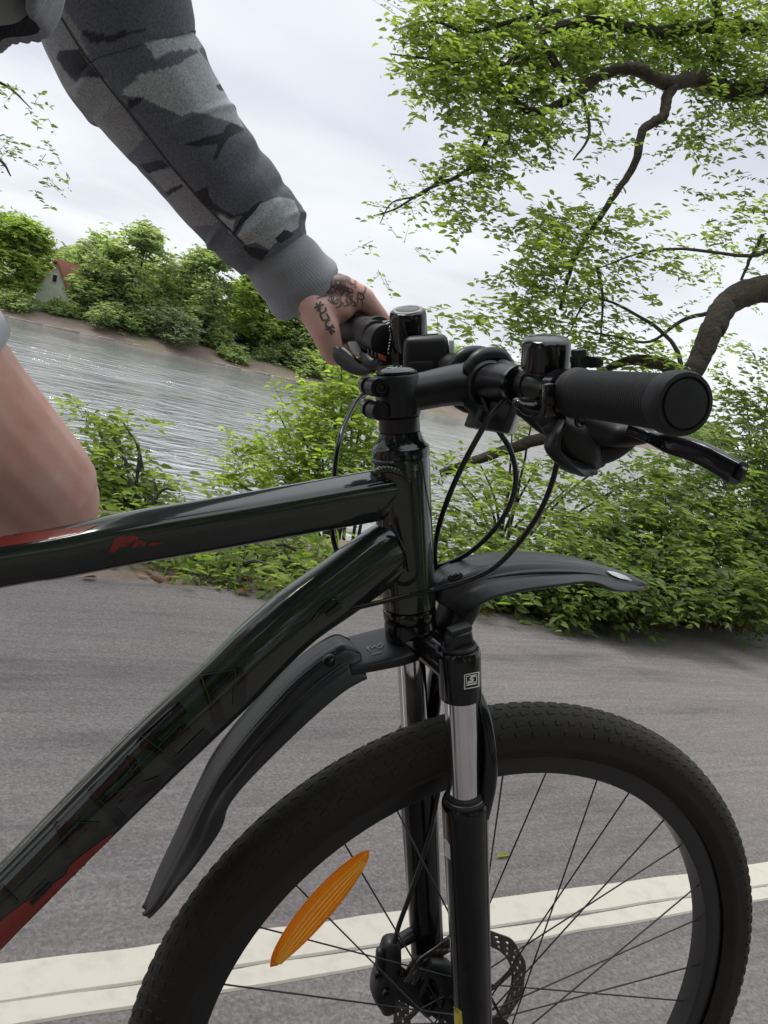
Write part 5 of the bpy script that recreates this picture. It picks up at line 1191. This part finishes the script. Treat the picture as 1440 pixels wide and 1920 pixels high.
# legs
HL = np.array([-.80, .095, 1.11]); HR = np.array([-.80, -.095, 1.11]); KNL = np.array([-.505, .165, .842]); KNR = np.array([-.655, -.13, .69])
ANL = PD['left']+np.array([-.085, 0, .085]); ANR = PD['right']+np.array([-.085, 0, .085])
for h, k, a in ((HL, KNL, ANL), (HR, KNR, ANR)):
    chain([h, h*.5+k*.5, h*.2+k*.8, k], [.092, .078, .064, .058], 20); chain([k, k*.72+a*.28, a], [.054, .056, .034], 20); kd = nrm(k-h)
    caps.append(sphere(k+kd*.016, (.050, .046, .050))); chain([a, a+[.06, 0, -.04], a+[.15, 0, -.055]], [.036, .032, .026])
body = mk('body', merge(*caps), M['skin'], PR)
rm = body.modifiers.new('remesh', 'REMESH'); rm.mode = 'VOXEL'; rm.voxel_size = .0025; rm.use_smooth_shade = True
sm_ = body.modifiers.new('smooth', 'SMOOTH'); sm_.factor = .5; sm_.iterations = 7
bpy.context.view_layer.update()
# tattoos on the hand
tat = []
for pts in [[(593, 569), (601, 580)], [(601, 566), (595, 583)], [(590, 577), (606, 571)], [(598, 582), (603, 588), (611, 583), (610, 577)],
            [(600, 590), (605, 600), (612, 601), (617, 596), (612, 589)], [(618, 600), (611, 604), (611, 612), (619, 614), (624, 609)],
            [(611, 618), (626, 613)], [(617, 616), (622, 627)], [(616, 617), (627, 622)]]: tat += stroke(pts, 3.2)
decal('tattoo', tat, body, M['ink'], body, off=.0005, step=3)
rt_ = np.random.default_rng(5); sw = []; sw2 = []
for i in range(80):
    x, y = rt_.uniform(604, 676), rt_.uniform(512, 566)
    if (y < 500+(x-612)*.62) or (y > 568-(x-604)*.12): continue
    a = rt_.uniform(0, 6.3); c_ = rt_.uniform(-.9, .9); pts = [(x, y)]
    for j in range(5): x += 4*math.cos(a); y += 4*math.sin(a); a += c_; pts.append((x, y))
    (sw if i % 2 else sw2).extend(stroke(pts, rt_.uniform(1.4, 2.6) if i % 2 else rt_.uniform(2.5, 5.0)))
sw += [s_ for pts in [[(655, 560), (664, 566), (668, 572), (662, 574)], [(672, 548), (681, 552), (682, 560), (676, 562)]] for s_ in stroke(pts, 2.4)]
decal('tattoo', sw, body, M['ink'], body, off=.0005, step=3); decal('tattoo', sw2, body, M['ink_soft'], body, off=.0004, step=3)
# --- hoodie: dense sleeve lofted along the arm with folds; camouflage print as a per-vertex pattern
hood = None
def sleeve_shape(ctrl, rad, seed, nl=420, na=240, folds=1.0):
    P = spline(ctrl, 40); tq = np.linspace(0, 1, len(P)); tt_ = np.linspace(0, 1, nl)
    P = np.stack([np.interp(tt_, tq, P[:, i]) for i in range(3)], 1)
    Rr = spline(np.c_[np.array(rad), np.array(rad)*0, np.array(rad)*0], 40)[:, 0]; Rr = np.interp(tt_, np.linspace(0, 1, len(Rr)), Rr)
    T, U, Vv = frames(P, np.array([0, 0, 1.])); an = np.linspace(0, 2*math.pi, na, endpoint=False)
    AA, TT = np.meshgrid(an, tt_)
    s = np.random.default_rng(seed); f = np.zeros_like(AA)
    for i in range(30):   # transverse creases, strongest at elbow and above the cuff
        tc_ = s.choice([s.uniform(.04, .4), s.uniform(.72, .97), s.uniform(.4, .72)], p=[.45, .35, .2]); a0 = s.uniform(0, 6.28); sl2 = s.uniform(-.05, .05); wd = s.uniform(.010, .024)
        da = np.angle(np.exp(1j*(AA-a0))); f += folds*s.uniform(-.0035, .0045)*np.exp(-((TT-tc_-sl2*da)/wd)**2)*np.exp(-(da/s.uniform(.6, 1.4))**2)
    f += vnoise(AA*10+3, TT*60, 6, seed)*.004+vnoise(AA*8, TT*30, 2.2, seed+2)*.002
    RR = Rr[:, None]+f
    V = P[:, None, :]+RR[..., None]*(np.cos(AA)[..., None]*U[:, None, :]+np.sin(AA)[..., None]*Vv[:, None, :])
    idx = np.arange(nl*na).reshape(nl, na); nx = np.roll(idx, -1, 1)
    F = np.stack([idx[:-1], nx[:-1], nx[1:], idx[1:]], -1).reshape(-1, 4)
    return V.reshape(-1, 3), F, AA.ravel(), TT.ravel()
LIGHT, MID, DARK, INK = 1.0, .66, .33, 0.0
camo_polys = [  # (tone, outline in the photograph's frame of the visible print)
 (MID, [(60, 60), (110, 0), (150, 60), (160, 90), (190, 150), (150, 200), (90, 130)]),
 (MID, [(140, 150), (200, 150), (270, 260), (230, 300), (160, 220)]),
 (INK, [(105, 110), (112, 95), (150, 90), (165, 118), (192, 145), (152, 145), (140, 155), (128, 140)]),
 (INK, [(150, 55), (205, 68), (225, 58), (290, 54), (240, 66), (212, 78), (170, 82)]),
 (LIGHT, [(268, 78), (300, 74), (345, 62), (372, 60), (368, 92), (330, 95), (290, 112), (283, 96)]),
 (LIGHT, [(225, 178), (262, 140), (330, 122), (375, 95), (395, 125), (420, 160), (440, 200), (458, 240), (430, 228), (410, 222), (390, 215), (360, 210), (340, 217), (300, 200), (270, 185)]),
 (INK, [(405, 160), (418, 156), (424, 172), (412, 170)]),
 (LIGHT, [(345, 60), (375, 60), (380, 85), (372, 95), (350, 80)]),
 (INK, [(342, 272), (395, 254), (418, 250), (422, 238), (434, 228), (458, 244), (432, 256), (420, 270), (408, 298), (400, 300), (408, 270), (372, 275)]),
 (INK, [(240, 186), (270, 182), (262, 194), (240, 206)]),
 (INK, [(365, 360), (390, 350), (392, 370), (415, 392), (440, 404), (465, 395), (490, 375), (496, 378), (490, 392), (478, 394), (450, 425), (436, 442), (440, 430), (455, 405), (432, 408), (400, 395), (380, 380)]),
 (LIGHT, [(490, 380), (525, 368), (552, 375), (562, 400), (560, 425), (540, 440), (520, 452), (505, 468), (480, 455), (455, 460), (445, 442), (462, 412), (478, 396)]),
 (LIGHT, [(405, 400), (432, 412), (442, 412), (434, 440), (418, 420)]),
 (INK, [(516, 448), (532, 430), (552, 438), (545, 446), (526, 456)]),
 (INK, [(455, 460), (505, 470), (490, 490), (470, 482), (452, 470)]),
 (MID, [(275, 322), (320, 315), (350, 345), (318, 365), (290, 340)]),
 (INK, [(258, 308), (305, 300), (318, 312), (280, 326)]),
 (INK, [(310, 360), (340, 345), (350, 352), (320, 375)]),
 (MID, [(300, 378), (350, 345), (410, 415), (380, 432), (350, 430)]),
 (DARK, [(360, 425), (415, 420), (470, 480), (460, 505), (420, 480)]),
]
def camo_vals(V, AA, TT, seed, use_photo):
    n_ = len(V); a = AA; t = TT
    x = np.cos(a)*1.1+5; y = t*9
    z = np.sin(a)*1.1+5
    b1_ = vnoise(x*1.0+z*.6, y, .62, seed)+.6*vnoise(x-z, y*1.1, .3, seed+1); b2_ = vnoise(x*.8-z*.5+9, y, .55, seed+2)+.6*vnoise(z+x, y, .26, seed+3)
    val = np.full(n_, DARK); val[b1_ > .10] = MID; val[b1_ > .27] = LIGHT; val[b2_ > .33] = INK
    if use_photo:
        q, z_ = project(V); N_ = V*0
        vis = use_photo(V)
        val[vis] = DARK
        for tone, poly in camo_polys:
            m_ = inpoly(q[:, 0]+.6*np.sin(q[:, 1]*.2), q[:, 1]+.6*np.sin(q[:, 0]*.2), poly) & vis; val[m_] = tone
    return val
def cloth(name, V, F, val, parent, m='camo'):
    V = np.asarray(V)-np.array(ORG[parent.name]); F = np.asarray(F)
    me = bpy.data.meshes.new(name); me.vertices.add(len(V)); me.vertices.foreach_set('co', V.astype(np.float32).ravel())
    me.loops.add(F.size); me.loops.foreach_set('vertex_index', F.astype(np.int32).ravel()); me.polygons.add(len(F)); me.polygons.foreach_set('loop_start', np.arange(0, F.size, 4, dtype=np.int32)); me.update(calc_edges=True)
    if val is not None: at_ = me.attributes.new('camo', 'FLOAT', 'POINT'); at_.data.foreach_set('value', np.asarray(val, np.float32))
    me.shade_smooth(); me.materials.append(M[m]); o = bpy.data.objects.new(name, me); COL.objects.link(o); o.parent = parent; ORG[o.name] = ORG[parent.name]
    return o
# torso of the hoodie: rings from the hem up to the shoulders
def torso_ring(c, fx, fz, dx, wy, n_=160, back=None):
    a = np.linspace(0, 2*math.pi, n_, endpoint=False)
    ca, sa = np.cos(a), np.sin(a); ca = np.sign(ca)*abs(ca)**.9; sa = np.sign(sa)*abs(sa)**.8
    return np.stack([c[0]+dx*ca*fx, c[1]+wy*sa, c[2]+dx*ca*fz], 1)
TR = [((-.760, .0, 1.140), 1.0, .14, .215, .185), ((-.755, 0, 1.225), 1.0, .10, .212, .190), ((-.735, 0, 1.29), 1.0, -.02, .195, .190), ((-.69, 0, 1.375), .95, -.2, .170, .195), ((-.63, 0, 1.465), .85, -.42, .145, .215), ((-.595, 0, 1.525), .8, -.5, .105, .175), ((-.58, 0, 1.56), .8, -.5, .072, .075)]
ctl = np.stack([torso_ring(*r) for r in TR])      # (k, n, 3)
rings = np.stack([spline(ctl[:, j], 26) for j in range(ctl.shape[1])], 1)
nr, na = rings.shape[:2]
AA, TT = np.meshgrid(np.linspace(0, 2*math.pi, na, endpoint=False), np.linspace(0, 1, nr))
rings = rings+(vnoise(AA*6, TT*20, 1.4, 41)*.012+vnoise(AA*10, TT*8, 2.0, 43)*.014)[..., None]*np.stack([np.cos(AA), np.sin(AA), AA*0], -1)
idx = np.arange(nr*na).reshape(nr, na); nx = np.roll(idx, -1, 1); Ft = np.stack([idx[:-1], nx[:-1], nx[1:], idx[1:]], -1).reshape(-1, 4)
hood = cloth('hoodie', rings.reshape(-1, 3), Ft, camo_vals(rings.reshape(-1, 3), AA.ravel()*1.0, TT.ravel(), 51, None), PR)
# ribbed waistband
base_r = rings[0]; cen = base_r.mean(0); V = []; nb = 480
ang = np.linspace(0, 2*math.pi, na, endpoint=False); an2 = np.linspace(0, 2*math.pi, nb, endpoint=False)
bx_ = np.stack([np.interp(an2, np.r_[ang, 2*math.pi], np.r_[base_r[:, i], base_r[0, i]]) for i in range(3)], 1)
for j, (h, s) in enumerate([(.008, 1.0), (.004, 1.012), (-.008, 1.016), (-.018, 1.012), (-.026, 1.0), (-.030, .990), (-.028, .975)]):
    rib = 1+.006*np.sign(np.sin(an2*120))*(1 if 0 < j < 6 else 0); V.append(cen+(bx_-cen)*np.c_[s*rib, s*rib, np.ones(nb)]+[0, 0, h])
V = np.vstack(V); idx = np.arange(7*nb).reshape(7, nb); nx = np.roll(idx, -1, 1); Fb = np.stack([idx[:-1], nx[:-1], nx[1:], idx[1:]], -1).reshape(-1, 4)
cloth('waistband', V, Fb, None, hood, 'rib')
M['shirt'] = mat('dark_grey_green_jersey', (.11, .118, .118), .95, sheen=.2, bump=(900, .4, .0008), var=(20, (.17, .18, .178), .45, .6))
rows = [cen+(base_r-cen)*np.array([q_, q_, 1])+[0, 0, h_] for q_, h_ in ((.965, .03), (.968, .0), (.962, -.016), (.93, -.026), (.80, -.034), (.5, -.04), (.05, -.04))]
V = np.vstack(rows); idx = np.arange(7*na).reshape(7, na); nx = np.roll(idx, -1, 1)
cloth('shirt', V, np.stack([idx[:-1], nx[:-1], nx[1:], idx[1:]], -1).reshape(-1, 4), None, PR, 'shirt')
fz_ = [rings[int(k)][0]+np.array([.004, 0, 0]) for k in np.linspace(0, nr*.8, 12)]
mk('zip', tube(fz_, [(.0035, .007)]*12, 10, 3, up=np.array([1., 0, 0])), M['zip'], hood)
hd_ = tube([np.array([-.60, .13, 1.53]), np.array([-.70, .10, 1.53]), np.array([-.735, 0, 1.52]), np.array([-.70, -.10, 1.53]), np.array([-.60, -.13, 1.53])], [(.035, .03), (.06, .045), (.07, .05), (.06, .045), (.035, .03)], 20, 8, round_cap=True)
o = mk('hood', hd_, M['rib'], hood)
# left sleeve from measured outline: centre line and half width
CUF = WR+(ELB-WR)*.04
sc_px = [(592, 548, None), (515, 492, .0600), (440, 395, .0600)]
ctrlS = [SHL+[.02, -.03, .02], SHL*.6+ELB*.4+[0, .02, 0], D(226, 60, .745), D(280, 164, .765), D(358, 272, .795), D(432, 364, .820), D(486, 436, .838), D(512, 478, .846)]
radS = [.085, .080, .0705, .0625, .0560, .0525, .0500, .0425]
Vs, Fs, As, Ts = sleeve_shape(ctrlS, radS, 3)
def facing(V):
    nl, na_ = 420, 240; G = V.reshape(nl, na_, 3); du = np.roll(G, -1, 1)-np.roll(G, 1, 1); dv_ = np.gradient(G, axis=0); n_ = np.cross(du, dv_).reshape(-1, 3)
    c_ = (G-G.mean(1, keepdims=True)).reshape(-1, 3); n_ *= np.sign((n_*c_).sum(1))[:, None]
    return ((CAM-V)*n_).sum(1) > 0
sleeve = cloth('sleeve', Vs, Fs, camo_vals(Vs, As, Ts, 61, facing), hood)
# seam along the underside of the sleeve
decal('seam', stroke([(95, 0), (150, 90), (205, 165), (262, 235), (320, 310), (378, 378), (430, 430), (478, 478), (492, 490)], 3.2), sleeve, M['gloss_black_print'] if False else M['twig'], sleeve, off=.0006, step=5)
# cuff, ribbed knit
cr_ = [((545, 408), (441, 490), .838), ((567, 432), (461, 514), .846), ((582, 447), (475, 534), .850), ((604, 468), (498, 566), .858), ((622, 487), (515, 590), .864), ((628, 496), (522, 599), .867)]
U3 = spline([D(*u_, z_) for u_, l_, z_ in cr_], 10); L3 = spline([D(*l_, z_-.004) for u_, l_, z_ in cr_], 10); C3 = (U3+L3)/2
armd = nrm(WR-ELB); nr_ = len(C3); an_ = np.linspace(0, 2*math.pi, 300, endpoint=False); Gc = []
for i in range(nr_):
    ha = (U3[i]-L3[i])/2; hr_ = np.linalg.norm(ha); bv_ = nrm(np.cross(ha, armd)); bv_ = bv_ if bv_@(CAM-C3[i]) > 0 else -bv_
    rr_ = 1+.0022*np.sin(an_*75)+.02*math.sin(i*.35)*np.sin(an_*2+1)+.012*np.sin(an_*3+i*.12)
    Gc.append(C3[i]+(np.cos(an_)*rr_)[:, None]*ha+(np.sin(an_)*rr_)[:, None]*(bv_*hr_*.93+armd*hr_*.22))
Gc = np.array(Gc); ctr = Gc.mean(1, keepdims=True); inner = ctr[-1]+(Gc[-1]-ctr[-1])*.82
Vc = np.vstack([Gc.reshape(-1, 3), inner, inner+(ctr[-8]-ctr[-1])*1.5])
idx = np.arange((nr_+2)*300).reshape(nr_+2, 300); nx = np.roll(idx, -1, 1); Fc = np.stack([idx[:-1], nx[:-1], nx[1:], idx[1:]], -1).reshape(-1, 4)
cloth('cuff', Vc, Fc, None, sleeve, 'rib')
# right sleeve
Vr, Fr, Ar, Tr = sleeve_shape([SHR+[.02, .03, .02], SHR*.6+REL*.4, REL, REL*.5+RWR*.5, REL*.12+RWR*.88], [.085, .078, .07, .058, .05], 13, 160, 120)
cloth('sleeve', Vr, Fr, camo_vals(Vr, Ar, Tr, 71, None), hood)
# shorts, shoes, hair
sh_ = []
for h, k in ((HL, KNL), (HR, KNR)):
    e_ = h*.27+k*.73
    sh_.append(tube([h+(h-k)*.12, h*.7+k*.3, h*.5+k*.5, e_], [.112, .102, .090, .076], 40, 8, cap=False))
sh_.append(tube([PEL+[-.02, 0, -.07], PEL, PEL+[.05, 0, .10]], [(.12, .16), (.15, .19), (.145, .175)], 40, 6, up=np.array([1., 0, 0])))
o = mk('shorts', merge(*sh_), M['shorts'], PR); s_ = o.modifiers.new('thickness', 'SOLIDIFY'); s_.thickness = .002
for a in (ANL, ANR):
    mk('shoe', merge(tube([a+[-.05, 0, -.02], a+[0, 0, -.025], a+[.07, 0, -.045], a+[.15, 0, -.058], a+[.185, 0, -.062]], [(.038, .036), (.050, .042), (.038, .044), (.026, .044), (.012, .026)], 24, 8, up=np.array([0, 0, 1.]), round_cap=True)), M['shoe'], PR)
mk('hair', sphere(HD+[-.012, 0, .020], (.102, .084, .112), None, 24, 16), M['hair'], PR)
